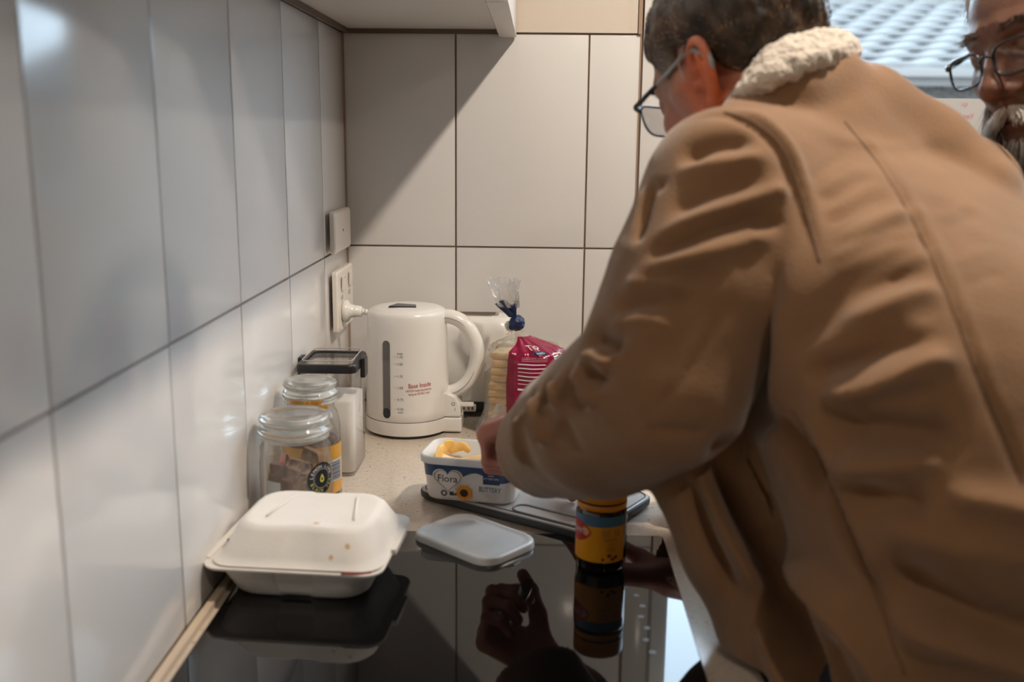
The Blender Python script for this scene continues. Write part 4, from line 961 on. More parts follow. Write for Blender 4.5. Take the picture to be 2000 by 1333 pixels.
def strands(name, roots, dirs, lens, mat, parent, cols, rad=.0006, segs=5, surf=None, droop=.0, curl=.002):
    """thin tapered three-sided hairs"""
    V = []; F = []; C = []
    for i, (p, d, ln) in enumerate(zip(roots, dirs, lens)):
        p = np.array(p, float); d = np.array(d, float); d /= np.linalg.norm(d)+1e-9; b0 = len(V); ph = rng.uniform(0, 6.28)
        for k in range(segs+1):
            t = k/segs; r = rad*(1-.8*t)
            u = np.cross(d, (.3, .2, .93)); u /= np.linalg.norm(u)+1e-9; w = np.cross(d, u)
            for a in (0, 2.094, 4.189): V.append(p+r*(math.cos(a)*u+math.sin(a)*w)); C.append(cols[i])
            if k < segs:
                p = p+d*ln/segs; d = d+np.array((0, 0, -droop))+curl*40*np.array((math.sin(ph+3*t), math.cos(ph+2*t), math.sin(2*ph+t)))*.3; d /= np.linalg.norm(d)
                if surf is not None:
                    hit = surf.find_nearest(Vector(p))
                    if hit[0] is not None:
                        q = np.array(hit[0]); n_ = np.array(hit[1]); off = (p-q)@n_
                        if off < .0012: p = p+n_*(.0016-off)
        for k in range(segs):
            for a in range(3): j = (a+1) % 3; F.append((b0+3*k+a, b0+3*k+j, b0+3*k+3+j, b0+3*k+3+a))
    return sdf_obj(name, np.array(V), np.array(F), mat, parent, np.array(C))
def hand_mesh(wrist, d, n, side, curls, thumb=(.5, .6), arm=None, sc=1.0, h=.0021):
    """wrist point, d to the knuckles, n out of the palm; side=+1 when the thumb lies along cross(d,n)"""
    d = np.array(d, float); d /= np.linalg.norm(d); n = np.array(n, float); n -= d*(n@d); n /= np.linalg.norm(n); t = np.cross(d, n)*side
    W0 = np.array(wrist, float); P = lambda a, b_, c=0: W0+sc*(d*a+t*b_+n*c)
    pts = [W0, P(.2, .1, .1), P(.2, -.1, -.1), P(-.06, 0, 0)]; s = SDF(np.min([P(.20, .10, .10), P(.2, -.10, -.1), P(-.09, .05, .05), P(-.09, -.05, -.05), P(.1, .12, .1), P(0, -.1, .1), P(.2, -.1, .1), P(.2, .1, -.1)], 0)-.01,
                                                                   np.max([P(.20, .10, .10), P(.2, -.10, -.1), P(-.09, .05, .05), P(-.09, -.05, -.05), P(.1, .12, .1), P(0, -.1, .1), P(.2, -.1, .1), P(.2, .1, -.1)], 0)+.01, h)
    s.cone(P(-.075, 0, 0), P(.006, 0, 0), .028*sc, .0245*sc)
    s.cone(P(-.06, .006, 0), P(.01, .010, 0), .023*sc, .018*sc, .02); s.cone(P(-.06, -.006, 0), P(.01, -.010, 0), .023*sc, .018*sc, .02)
    ang0 = 0
    for i, (kb, kl, L1, L2, L3, r) in enumerate(((.029, .088, .046, .027, .021, .0098), (.0095, .093, .050, .031, .023, .0100), (-.0105, .089, .047, .029, .022, .0095), (-.0290, .080, .037, .022, .019, .0086))):
        kn = P(kl, kb, -.004); s.cone(P(.008, kb*.55, 0), kn, .0150*sc, .0125*sc, .014)
        a = 0; p = kn; q = 0
        for ln, c_, rr in ((L1, curls[i][0], r), (L2, curls[i][1], r*.93), (L3, curls[i][2], r*.85)):
            a += c_; v_ = d*math.cos(a)+n*math.sin(a)+t*kb*.9*math.cos(a); v_ /= np.linalg.norm(v_); e = p+v_*ln*sc
            s.cone(p, e, rr*sc*1.03, rr*sc*.92, .004 if q else .008); p = e; q += 1
    b0 = P(.022, .024, .004); m1 = b0+sc*(d*.028+t*.026+n*.018*thumb[0]*2); s.cone(P(.012, .014, .004), m1, .0165*sc, .0125*sc, .014)
    v1 = d*.75+t*.30*(1-thumb[1])+n*thumb[1]; v1 /= np.linalg.norm(v1); m2 = m1+v1*.034*sc; s.cone(m1, m2, .0118*sc, .0105*sc, .006)
    v2 = d*.80-t*.25*thumb[1]+n*thumb[1]*.9; v2 /= np.linalg.norm(v2); s.cone(m2, m2+v2*.026*sc, .0104*sc, .0085*sc, .004)
    V, F = s.mesh(1); return V, F
def join(parts):
    V = []; F = []; C = []; n = 0
    for v, f, c in parts: V.append(v); F.append(f+n); C.append(c); n += len(v)
    return np.concatenate(V), np.concatenate(F), np.concatenate(C)
def hand_tone(V, base, red, seed=3):
    k = np.clip(.5+.6*vnoise(V, 45, seed), 0, 1)[:, None]; return np.array(base)*(1-k)+np.array(red)*k
def spectacles(person, R, O, names, w=.0545, h=.036, gap=.017, y=.107, z=.008, tilt=.10, ear=(.0745, -.004, .034), hinge=.0705, clear_tip=True, rad=.0014):
    toW = lambda p: O+R@np.array(p, float)
    fr = None; G_ = G()
    for q in (-1, 1):
        cxl = q*(gap/2+w/2); lp = []
        for i in range(40):
            a = 2*math.pi*i/40; c, s_ = math.cos(a), math.sin(a); px = cxl+w/2*math.copysign(abs(c)**.55, c); pz = z+h/2*math.copysign(abs(s_)**.6, s_)
            if s_ < 0: px = cxl+(px-cxl)*(1-.10*abs(s_))
            lp.append((px, y-.09*(px/.06)**2*.10-tilt*(pz-z)*-1, pz))
        G_.add(*tube([toW(p) for p in lp+[lp[0], lp[1]]], rad, 8, sec=(1.0, 1.0), cap=False))
        ln = mesh_obj('lens', [toW(p) for p in lp], [tuple(range(40))], M['lens'], person)
    G_.add(*tube([toW(p) for p in spline([(-gap/2-.001, y+.0, z+.006), (0, y+.003, z+.010), (gap/2+.001, y, z+.006)], 5)], rad*1.1, 8))
    fr = G_.obj('spectacle_frame', M['specs_black'], person, True)
    for q in (-1, 1):
        a = np.array((q*(gap/2+w), y-.010, z+.012)); b_ = np.array((q*hinge, y-.016, z+.012)); e = np.array((q*ear[0], ear[1], ear[2])); mid = b_+(e-b_)*.45
        mesh_obj('temple', *tube([toW(p) for p in (a, b_, b_+(e-b_)*.2, mid)], [.0027, .0029, .0026, .0022], 8, sec=(1.5, .8)), M['specs_black'], fr, True)
        tip = [mid, mid+(e-mid)*.5, e, e+np.array((q*.004, -.018, -.008)), e+np.array((q*.002, -.028, -.030))]
        mesh_obj('temple_tip', *tube([toW(p) for p in spline(tip, 4)], .0020, 8, sec=(1.5, .8)), M['specs_clear' if clear_tip else 'specs_black'], fr, True)
    return fr
def eyes(person, R, O):
    for q in (-1, 1):
        c = O+R@np.array((q*.0325, .0768, .0125)); s_ = SDF(c-.014, c+.014, .0012); s_.ell(c, (.0118, .0118, .0118)); V, F = s_.mesh(0)
        e = sdf_obj('eye', V, F, M['eye_white'], person); v, f = disc_uv(.0056, 18)
        mesh_obj('iris', [O+R@np.array((q*.0325+x, .0886, .0085+z)) for x, z in v], f, M['iris'], e)
def legs_sdf(s, hipL, hipR, ftL, ftR, r=1.0):
    for a, b_ in ((hipL, ftL), (hipR, ftR)):
        a = np.array(a); b_ = np.array(b_); k = (a+b_)/2+np.array((0, 0, .02)); s.chain([a, k, b_], [.085*r, .058*r, .042*r], .03)

# ------------------------------------------------------------------ man in the tan jacket
F1 = np.array((-.66, .75, 0)); F1 /= np.linalg.norm(F1); L1 = np.array((-F1[1], F1[0], 0))
HF = np.array((-.58*.87, .81*.87, -.49)); HF /= np.linalg.norm(HF)
R1 = frame(HF, roll=math.radians(-4)); EARPX = at(1362, 145, 1.035); O1 = EARPX-R1@np.array((.082, -.012, .002))
NECK1 = at(1548, 222, 1.055); nl = R1.T@(NECK1-O1)
PINK, RED = (.37, .195, .145), (.58, .145, .055)
hs = head_sdf(nl); V, F = hs.mesh(1); hc = skin_tone(V, PINK, RED, seed=1); headV = V@R1.T+O1; headF = F
TR = [((.838, -1.005, .80), .205, .150), ((.830, -1.000, .92), .206, .152), ((.820, -.995, 1.05), .214, .172), ((.785, -.965, 1.18), .224, .186), ((.745, -.930, 1.285), .212, .176), ((.705, -.885, 1.368), .168, .130), ((.672, -.862, 1.415), .09, .085)]
SL = at(1432, 392, .985); SR = np.array((.850, -.745, 1.345))
ARM = [(SL, .090), (at(1368, 560, .965), .091), (at(1292, 745, .965), .088), (at(1180, 822, 1.04), .081), (at(1118, 848, 1.12), .072), (at(1068, 872, 1.185), .061)]
ARMR = [(SR, .088), (np.array((.825, -.650, 1.22)), .080), (np.array((.780, -.600, 1.10)), .075), (np.array((.680, -.600, 1.01)), .064), (np.array((.590, -.612, .960)), .054)]
b = SDF((.25, -1.25, 0), (1.1, -.45, 1.45), .009)
b.trunk_z([(*c, a*.78, d_*.72) for c, a, d_ in TR[:-1]], L1, F1)
for A in (ARM, ARMR): b.chain([p for p, _ in A[:-1]], [r*.5 for _, r in A[:-1]], .03)
hipL, hipR = np.array((.800, -1.0, .86))+L1*.085, np.array((.800, -1.0, .86))-L1*.085; ftL, ftR = np.array((.805, -1.06, .06))+L1*.09, np.array((.815, -1.06, .06))-L1*.09
legs_sdf(b, hipL, hipR, ftL, ftR)
for ft in (ftL, ftR): b.cone(ft+np.array((0, 0, -.012)), ft+F1*.13+np.array((0, 0, -.02)), .035, .028, .02)
b.put(lambda X, Y, Z: np.maximum(X-.612, Z-.91)+0*Y, (.2, -1.4, 0), (.612, -.4, .91), .004, 's')
V, F = b.mesh(1); body = (V, F, np.tile(PINK, (len(V), 1)))
wl_ = ARM[-1][0]; hd_d = at(950, 868, 1.305)-wl_
hV, hF = hand_mesh(at(1074, 815, 1.262), at(967, 845, 1.305)-at(1074, 815, 1.262), (.25, -.12, -1), -1, [(1.15, 1.35, .7), (1.2, 1.45, .8), (1.25, 1.5, .8), (1.25, 1.5, .8)], (.6, .8))
lh = (hV, hF, hand_tone(hV, (.42, .17, .12), (.36, .115, .08)))
hV, hF = hand_mesh(ARMR[-1][0]+np.array((-.012, -.002, -.004)), (-.95, .05, -.10), (.10, .30, -.9), -1, [(.35, .45, .3), (.35, .45, .3), (.4, .5, .3), (.45, .5, .3)], (.4, .3))
hV[:, 2] += max(0, .9172-hV[:, 2].min()); rh = (hV, hF, hand_tone(hV, (.40, .16, .12), (.34, .11, .085)))
V, F, C = join([(headV, headF, hc), body, lh, rh])
man = sdf_obj('person', V, F, M['skin_pink'], None, C)
tag(man, 'man in a tan fleece-collared jacket and black glasses bending over the worktop', 'person')
eyes(man, R1, O1)
spectacles(man, R1, O1, None, y=.109, z=.012, tilt=-.10, ear=(.0790, -.004, .031), hinge=.0745)
# jacket
j = SDF((.24, -1.27, .76), (1.14, -.44, 1.52), .0048)
_s = spline([(*c, a, d_) for c, a, d_ in TR], 8); _s[:, 3:] += .006; j.trunk_z(_s, L1, F1)
j.cone(np.array((.665, -.865, 1.408)), SL+np.array((0, 0, .005)), .060, .080, .05); j.cone(np.array((.685, -.855, 1.425)), SR, .062, .080, .05)
j.chain([at(1590, 208, 1.05), at(1690, 215, 1.06), at(1790, 296, 1.07), at(1890, 385, 1.05)], [.042, .042, .048, .055], .025)
j.chain([at(1465, 232, 1.01), at(1490, 205, 1.02), at(1550, 178, 1.01), at(1628, 152, 1.03)], [.030, .031, .032, .032], .018)
j.chain([p for p, _ in ARM[1:]], [r+.011 for _, r in ARM[1:]], .015, 's'); j.cone(ARM[0][0], ARM[1][0], ARM[0][1], ARM[1][1], .022); j.chain([p for p, _ in ARM[1:]], [r for _, r in ARM[1:]], .004); j.chain([p for p, _ in ARMR], [r for _, r in ARMR], .022)
# open front edge: a hanging fold in front of the belly
fe = [at(1420, 860, 1.06), at(1392, 960, 1.06), at(1442, 1080, 1.05), at(1515, 1220, 1.04), at(1570, 1400, 1.03)]
j.chain(fe, [.045, .048, .050, .050, .052], .04); j.chain([at(1520, 1240, 1.035), at(1630, 1320, 1.0), at(1670, 1450, .99)], [.05, .06, .06], .03)
for A, dl in ((ARM, .045), (ARMR, .035)):
    w = A[-1][0]; dr = w-A[-2][0]; dr /= np.linalg.norm(dr); r = A[-1][1]
    j.put(lambda X, Y, Z, w=w, dr=dr: (X-w[0])*(-dr[0])+(Y-w[1])*(-dr[1])+(Z-w[2])*(-dr[2])+.006, w-.09, w+.09, .006, 's') if False else None
    j.cone(w-dr*.03, w+dr*.08, r-.012, r-.006, .004, 's')
j.put(lambda X, Y, Z: np.maximum(X-.6065, Z-.9065)+0*Y, (.2, -1.4, .6), (.607, -.4, .907), .004, 's')
jV, jF = j.mesh(2)
jbv = BVHTree.FromPolygons([tuple(p) for p in jV], [tuple(map(int, q)) for q in jF])
def onto(px):
    pts = []
    P_ = spline([(x, y, 0) for x, y in px], 10) if len(px) > 2 else np.array([np.array((*px[0], 0))+(np.array((*px[1], 0))-np.array((*px[0], 0)))*t for t in np.linspace(0, 1, 12)])
    for x, y, _ in P_:
        hit = jbv.ray_cast(Vector(CAM), Vector(raydir(x, y)))
        if hit[0] is not None: pts.append(np.array(hit[0]))
    return np.array(pts)
# cloth folds: (picture path of the crease, amplitude m, half-width m); the path is cast onto the cloth, then works in 3-D
FOLDS = [
 # fine drag lines across the shoulder blade
 ([(1574, 358), (1650, 300)], -0.003, 0.005), ([(1590, 385), (1690, 322)], 0.0028, 0.005), ([(1598, 402), (1705, 340)], -0.0032, 0.006), ([(1606, 425), (1722, 356)], 0.0028, 0.005), ([(1613, 447), (1733, 378)], -0.0032, 0.006), ([(1625, 478), (1768, 400)], 0.003, 0.006), ([(1622, 500), (1775, 428)], -0.0034, 0.006), ([(1608, 546), (1790, 468)], 0.0034, 0.007), ([(1575, 715), (1857, 618)], 0.003, 0.007), ([(1560, 735), (1850, 655)], -0.0032, 0.007), ([(1745, 470), (1810, 440)], 0.002, 0.006), ([(1590, 800), (1840, 760)], -0.003, 0.008), ([(1825, 430), (1905, 392)], 0.0016, 0.006), ([(1840, 450), (1930, 410)], -0.0018, 0.006), ([(1860, 520), (1950, 480)], 0.0016, 0.006), ([(1880, 560), (1960, 530)], -0.0018, 0.006),
 # sleeve
 ([(1312, 334), (1410, 319), (1511, 300)], .006, .010), ([(1320, 322), (1395, 283), (1485, 272)], -.010, .014),
 ([(1267, 465), (1387, 420), (1500, 379), (1549, 371)], .008, .010), ([(1300, 420), (1400, 375), (1510, 345)], -.006, .012),
 ([(1250, 505), (1324, 474), (1425, 437), (1526, 407)], -.008, .009), ([(1462, 447), (1532, 424)], -.006, .008),
 ([(1234, 529), (1350, 506), (1462, 472), (1519, 450)], .007, .010), ([(1237, 549), (1350, 527), (1430, 531)], -.007, .010),
 ([(1207, 568), (1275, 549), (1350, 561)], .006, .011), ([(1190, 610), (1275, 588), (1369, 590)], -.008, .013),
 ([(1180, 640), (1250, 620), (1330, 640)], .005, .012),
 ([(1280, 345), (1255, 420), (1238, 480)], -.009, .009), ([(1296, 350), (1284, 374)], -.008, .006), ([(1262, 360), (1243, 420), (1228, 490)], .005, .006),
 ([(1140, 652), (1182, 670), (1208, 694)], -.008, .012), ([(1135, 692), (1170, 703), (1190, 722)], .007, .010),
 ([(1136, 714), (1164, 734), (1172, 756)], -.007, .009), ([(1100, 733), (1122, 766), (1140, 812)], -.007, .010), ([(1118, 722), (1142, 758), (1158, 800)], .006, .009),
 ([(1065, 748), (1068, 790)], -.007, .007), ([(1082, 742), (1092, 800)], .005, .008),
 ([(1036, 772), (1031, 816), (1052, 872)], -.013, .0065), ([(1050, 765), (1050, 820), (1075, 880)], .006, .008),
 ([(1012, 812), (1005, 864), (1020, 908)], -.009, .007), ([(1022, 800), (1018, 860), (1036, 920)], .006, .007),
 ([(1090, 820), (1110, 850), (1130, 900)], -.003, .012), ([(1255, 840), (1330, 845), (1385, 852)], -.003, .008), ([(1430, 560), (1370, 680), (1310, 770), (1230, 840)], -.0022, .004),
 # armhole seam
 ([(1335, 240), (1410, 226), (1462, 242), (1515, 287), (1549, 360), (1575, 442), (1592, 512)], -.007, .006), ([(1420, 212), (1480, 232), (1535, 280), (1568, 355), (1594, 440), (1610, 515)], .005, .008),
 # princess seam on the back
 ([(1652, 236), (1730, 336), (1808, 474), (1860, 595), (1912, 733), (1964, 855), (1998, 941)], -.0055, .005), ([(1668, 236), (1746, 332), (1824, 470), (1876, 592), (1928, 730), (1980, 850)], .0035, .007),
 # back and side
 ([(1618, 530), (1700, 455), (1799, 400)], .006, .012), ([(1523, 705), (1626, 600), (1720, 545), (1830, 517)], -.012, .016), ([(1560, 655), (1680, 560), (1850, 480)], .004, .010),
 ([(1640, 640), (1740, 590), (1850, 560)], .006, .012), ([(1592, 777), (1678, 772), (1790, 720), (1880, 690)], .008, .014), ([(1560, 745), (1660, 700), (1800, 640)], -.006, .013),
 ([(1600, 825), (1725, 840), (1900, 858)], -.010, .018), ([(1616, 916), (1725, 908), (1856, 890)], .008, .016), ([(1650, 945), (1747, 978), (1820, 988)], -.007, .014),
 ([(1830, 965), (1900, 975), (1995, 995)], .006, .014), ([(1703, 1085), (1790, 1150), (1900, 1215), (1995, 1250)], -.013, .026), ([(1725, 1200), (1856, 1253), (1995, 1297)], .010, .018), ([(1710, 1010), (1830, 1060), (1995, 1090)], .005, .02),
 ([(1506, 1065), (1594, 1144), (1681, 1240), (1747, 1330)], .011, .016), ([(1545, 800), (1594, 894), (1659, 1047), (1716, 1187), (1764, 1318)], -.005, .006), ([(1560, 800), (1612, 894), (1677, 1047), (1734, 1187)], .004, .007),
 ([(1405, 837), (1419, 934), (1484, 1065), (1563, 1231), (1588, 1330)], -.016, .017), ([(1480, 807), (1550, 872), (1615, 982)], -.010, .013), ([(1455, 829), (1492, 947), (1512, 1034)], .008, .014),
 ([(1370, 925), (1430, 1056), (1510, 1187)], .008, .012), ([(1330, 907), (1378, 1034), (1448, 1187)], -.009, .010), ([(1345, 900), (1400, 1010), (1440, 1090)], .004, .007), ([(1470, 1190), (1530, 1330)], .006, .012), ([(1600, 1230), (1650, 1330)], -.006, .014),
]
jN = normals(jV, jF); disp = np.zeros(len(jV))
for px, amp, wd in FOLDS:
    px = list(px); (xa, ya), (xb, yb) = px[-2:]
    if xb > 1980 or yb > 1320: q = 110/math.hypot(xb-xa, yb-ya); px.append((xb+(xb-xa)*q, yb+(yb-ya)*q))
    P_ = onto(px)
    if len(P_) < 2: continue
    if np.mean([q[0] for q in px]) < 1215: amp *= 1.45; wd *= 1.25
    if np.mean([q[0] for q in px]) < 1215 or np.mean([q[1] for q in px]) > 690: amp *= 1.2; amp *= 1.5 if np.mean([q[0] for q in px]) > 1300 else 1
    m = ((jV > P_.min(0)-3.2*wd) & (jV < P_.max(0)+3.2*wd)).all(1); idx = np.nonzero(m)[0]
    A = P_[:-1]; B = P_[1:]; ok = np.linalg.norm(B-A, axis=1) < .05; A, B = A[ok], B[ok]; best = np.full(len(idx), 9.0); bt = np.zeros(len(idx)); n_ = max(1, len(A))
    for k, (a, b_) in enumerate(zip(A, B)):
        ab = b_-a; t = np.clip(((jV[idx]-a)@ab)/(ab@ab+1e-12), 0, 1); d_ = np.linalg.norm(jV[idx]-a-t[:, None]*ab, axis=1); q = d_ < best; best[q] = d_[q]; bt[q] = (k+t[q])/n_
    fade = np.clip(np.minimum(bt, 1-bt)*3.6+.05, 0, 1); fade = fade*fade*(3-2*fade); disp[idx] += (1.25 if wd > .0075 else .75)*amp*fade*np.exp(-(best/(.85*wd))**1.6)
disp += .0022*vnoise(jV, 11, 4)+.0010*vnoise(jV, 34, 5)
jV = jV+jN*disp[:, None]; jV = lap(jV, jF, .2)
jk = sdf_obj('jacket', jV, jF, M['jacket'], man)
jbv = BVHTree.FromPolygons([tuple(p) for p in jV], [tuple(map(int, q)) for q in jF])
for nm, px, off in (('armhole_seam', [(1415, 219), (1470, 238), (1524, 284), (1557, 358), (1583, 441), (1601, 512)], .0002), ('back_seam', [(1650, 238), (1728, 338), (1806, 476), (1858, 597), (1910, 735), (1962, 857), (1996, 943)], .0), ('side_seam', [(1548, 800), (1597, 894), (1662, 1047), (1719, 1187), (1767, 1318)], .0)):
    P_ = onto(px)
    if len(P_) > 3: mesh_obj(nm, *tube(P_, .0011, 6), M['seam'], jk, True)
# fleece collar: a soft band standing round the back of the neck
NC = at(1560, 110, 1.06)
lowp = [at(1455, 190, 1.005), at(1480, 166, .99), at(1518, 143, .98), at(1563, 124, .98), at(1612, 107, .995), at(1650, 100, 1.04), at(1650, 105, 1.09), at(1600, 120, 1.13), at(1520, 150, 1.14)]
upp = [at(1480, 150, 1.005), at(1499, 125, .997), at(1527, 105, .992), at(1567, 91, .995), at(1611, 80, 1.012), at(1638, 83, 1.045), at(1640, 96, 1.09), at(1595, 105, 1.125), at(1520, 135, 1.13)]
c_ = SDF(NC-.17, NC+.17, .0030)
for path, r_ in ((lowp, .0128), (upp, .0118), ([(a+b_)/2 for a, b_ in zip(lowp, upp)], .0120)):
    sp = spline(path, 3)
    for a, b_ in zip(sp, sp[1:]): c_.cone(a, b_, r_, r_, .005)
cV, cF = c_.mesh(1); cN = normals(cV, cF); cV = cV+cN*(.0030*vnoise(cV, 95, 1)+.0022*vnoise(cV, 210, 2)+.0012*vnoise(cV, 400, 6))[:, None]
sdf_obj('fleece_collar', cV, cF, M['fleece'], man)
# trousers and shoes (below the frame)
t_ = SDF((.45, -1.3, .05), (1.15, -.7, .95), .011)
t_.trunk([(((.800, -1.0, .78)), .172, .128), ((.798, -1.0, .84), .165, .12)], L1, F1, .03); legs_sdf(t_, hipL, hipR, ftL+np.array((0, 0, .03)), ftR+np.array((0, 0, .03)), 1.25)
t_.put(lambda X, Y, Z: X-.609+0*Y+0*Z, (.2, -1.4, 0), (.609, -.4, .96), .004, 's')
V, F = t_.mesh(1); sdf_obj('trousers', V, F, M['trousers'], man)
for ft in (ftL, ftR):
    s_ = SDF(ft-.22, ft+.22, .007); s_.cone(ft+np.array((0, 0, -.018))-F1*.03, ft+F1*.15+np.array((0, 0, -.024)), .042, .036, .02); s_.put(lambda X, Y, Z: -(Z-.001)+0*X+0*Y, ft-.2, ft+.2, 0, 's') if False else None
    V, F = s_.mesh(1); V[:, 2] = np.maximum(V[:, 2], .0005); sdf_obj('shoe', V, F, M['shoe'], man)
# hair
def hair_shell(hairline, grow, h=.0026):
    s_ = SDF((-.11, -.135, -.10), (.11, .13, .165), h)
    s_.ell((0, -.010, .050), (.0760+grow, .0985+grow, .0820+grow*1.2)); D0 = s_.D.copy()
    X = s_.ax[0][:, None, None]; Y = s_.ax[1][None, :, None]; Z = s_.ax[2][None, None, :]
    zl = np.interp(Y, [p[0] for p in hairline], [p[1] for p in hairline]).astype(np.float32)+0*X
    d = (zl-Z)*.75; k = .012; a = D0; hh = np.clip(.5-.5*(a-d)/k, 0, 1); s_.D = (d+(a-d)*(1-hh)+k*hh*(1-hh)).astype(np.float32)
    return s_.mesh(2)
HL1 = [(-.13, -.066), (-.07, -.062), (-.045, -.035), (-.022, .030), (.004, .044), (.020, .030), (.034, .022), (.050, .045), (.075, .078), (.13, .090)]
V, F = hair_shell(HL1, .0115); N_ = normals(V, F)
V = V+N_*(.0035*vnoise(V*np.array((1, 1, .45)), 62, 3)+.002*vnoise(V*np.array((1, 1, .4)), 130, 8))[:, None]
def htone(P, base, light, grey=None):
    k = np.clip(.5+.9*vnoise(P*np.array((1, 1, .35)), 75, 11), 0, 1)[:, None]**1.5; c = np.array(base)*(1-k)+np.array(light)*k
    if grey is not None:
        g_ = np.clip(np.exp(-((P[:, 1]-.022)/.022)**2-((P[:, 2]-.022)/.022)**2)*1.1+np.exp(-((P[:, 2]+.05)/.02)**2)*.5, 0, 1)[:, None]; c = c*(1-g_)+np.array(grey)*g_
    return c
hv = V@R1.T+O1; hr = sdf_obj('hair', hv, F, M['hair'], man, htone(V, (.010, .0065, .0045), (.075, .045, .027), (.20, .16, .13)))
hb = BVHTree.FromPolygons([tuple(p) for p in hv], [tuple(map(int, q)) for q in F])
ids = rng.choice(len(V), 3800, replace=False); dirs = []
for i in ids:
    p = V[i]; d = np.array((p[0]*1.2, -.035-.3*max(0, p[1]), -.10-.5*max(0, .08-p[2]))) if p[2] < .10 else np.array((p[0]*.8, -.09, .01))
    d = d-N_[i]*(d@N_[i])+N_[i]*.18*np.linalg.norm(d)+rng.normal(0, .018, 3); dirs.append(R1@d)
o = strands('hair_strands', hv[ids]-0*N_[ids], dirs, rng.uniform(.022, .052, len(ids)), M['hair'], hr, htone(V[ids]+rng.normal(0, .006, (len(ids), 3)), (.012, .0075, .005), (.30, .19, .12), (.34, .29, .25)), .0013, 5, hb, .05); o['kind'] = 'stuff'
# sideburn and nape stubble, eyebrow
W1 = lambda p: O1+R1@np.array(p, float)
mbv = BVHTree.FromPolygons([tuple(p) for p in headV], [tuple(map(int, q)) for q in headF])
def on_head(bv, R, O, p, out): 
    o_ = O+R@np.array(p, float); d = R@np.array(out, float); h_ = bv.ray_cast(Vector(o_+d*.06), Vector(-d)); return (np.array(h_[0]), np.array(h_[1])) if h_[0] is not None else (o_, d)
rt_, dr_ = [], []
for i in range(240):
    q = 1 if i % 2 else -1; u = rng.uniform(0, 1); p, n_ = on_head(mbv, R1, O1, (q*(.014+.034*u), .06, .038+.004*math.sin(3*u)+rng.uniform(-.003, .003)), (0, 1, 0)); rt_.append(p); dr_.append(R1@np.array((q*1, .35, .15-.5*u)))
o = strands('eyebrows', rt_, dr_, rng.uniform(.006, .010, len(rt_)), M['hair'], man, np.array([(.05, .035, .025)]*len(rt_)), .0005, 3); o['kind'] = 'stuff'
# hearing aid behind the left ear
ha = [W1((.0805+.004*0, -.030, .030)), W1((.0835, -.0335, .020)), W1((.0850, -.0350, .006)), W1((.0835, -.0330, -.006))]
mesh_obj('hearing_aid', *tube(spline(ha, 5), np.interp(np.linspace(0, 1, 16), [0, .2, .8, 1], [.0024, .0042, .0044, .0028]), 12, sec=(1.25, .9)), M['aid'], man, True)
mesh_obj('hearing_tube', *tube(spline([ha[0], W1((.0800, -.022, .0375)), W1((.0830, -.008, .036)), W1((.0850, .004, .022)), W1((.0830, .006, .004))], 5), .0010, 6), M['specs_clear'], man, True)
# knife in the left hand
kn_a, kn_b = at(1010, 888, 1.300), at(1036, 957, 1.315); kd = (kn_b-kn_a)/np.linalg.norm(kn_b-kn_a); kh = kn_a-kd*.055
kf = thing('butter_knife', 'butter knife with dark spread on its tip held in the left hand', 'knife', tuple(kn_a))
rel = lambda p: np.array(p)-kn_a
mesh_obj('handle', *tube([rel(kh), rel(kh+kd*.02), rel(kn_a-kd*.01), rel(kn_a+kd*.012)], [.0045, .0062, .0050, .0030], 12, sec=(1.3, .7)), M['steel'], kf, True)
mesh_obj('blade', *tube([rel(kn_a+kd*.010), rel(kn_a+kd*.03), rel(kn_b-kd*.012), rel(kn_b)], [.0035, .0075, .0085, .0035], 12, sec=(1.0, .14), up=RT), M['steel'], kf, True)
mesh_obj('spread_smear', *tube([rel(kn_b-kd*.020), rel(kn_b-kd*.010), rel(kn_b+kd*.001)], [.004, .0085, .004], 10, sec=(1.0, .35), up=RT), M['coffee'], kf, True)
# ------------------------------------------------------------------ bearded man behind
tocam = np.array((-.47, -.88, 0)); lft = np.array((-.88, .47, 0)); H2 = math.cos(.62)*tocam+math.sin(.62)*lft; H2 = H2/np.linalg.norm(H2)*.965+np.array((0, 0, -.26))
R2 = frame(H2, roll=math.radians(13)); O2 = at(1944, 86, 1.13)-R2@np.array((0, .093, .024))
F2 = np.array((-.86, -.51, 0)); F2 /= np.linalg.norm(F2); L2 = np.array((-F2[1], F2[0], 0))
NECK2 = O2+np.array((.085, .050, -.135)); nl2 = R2.T@(NECK2-O2)
BR, BRR = (.115, .046, .025), (.140, .046, .027)
hs = head_sdf(nl2, brow=.014, nose=1.22); V, F = hs.mesh(1); hc = skin_tone(V, BR, BRR, seed=5); h2V = V@R2.T+O2; h2F = F
T2 = [((1.33, -.48, .86), .175, .125), ((1.31, -.49, 1.05), .18, .13), ((1.27, -.52, 1.22), .195, .135), ((1.20, -.575, 1.33), .165, .11), (tuple(NECK2+np.array((.03, .02, -.03))), .075, .07)]
b = SDF((.95, -1.0, 0), (1.75, -.1, 1.48), .010); b.trunk_z([(*c, a*.82, d_*.80) for c, a, d_ in T2], L2, F2)
SL2, SR2 = np.array((1.235, -.56, 1.32))+L2*.165, np.array((1.235, -.56, 1.32))-L2*.165
A2 = [[SL2, SL2+np.array((.06, -.03, -.27)), SL2+np.array((-.03, -.08, -.48))], [SR2, SR2+np.array((.08, .03, -.27)), SR2+np.array((.02, .02, -.50))]]
for A in A2: b.chain(A, [.050, .042, .030], .03)
hpL, hpR = np.array((1.33, -.48, .84))+L2*.085, np.array((1.33, -.48, .84))-L2*.085; fl_, fr_ = np.array((1.34, -.47, .06))+L2*.1, np.array((1.34, -.47, .06))-L2*.1
legs_sdf(b, hpL, hpR, fl_, fr_)
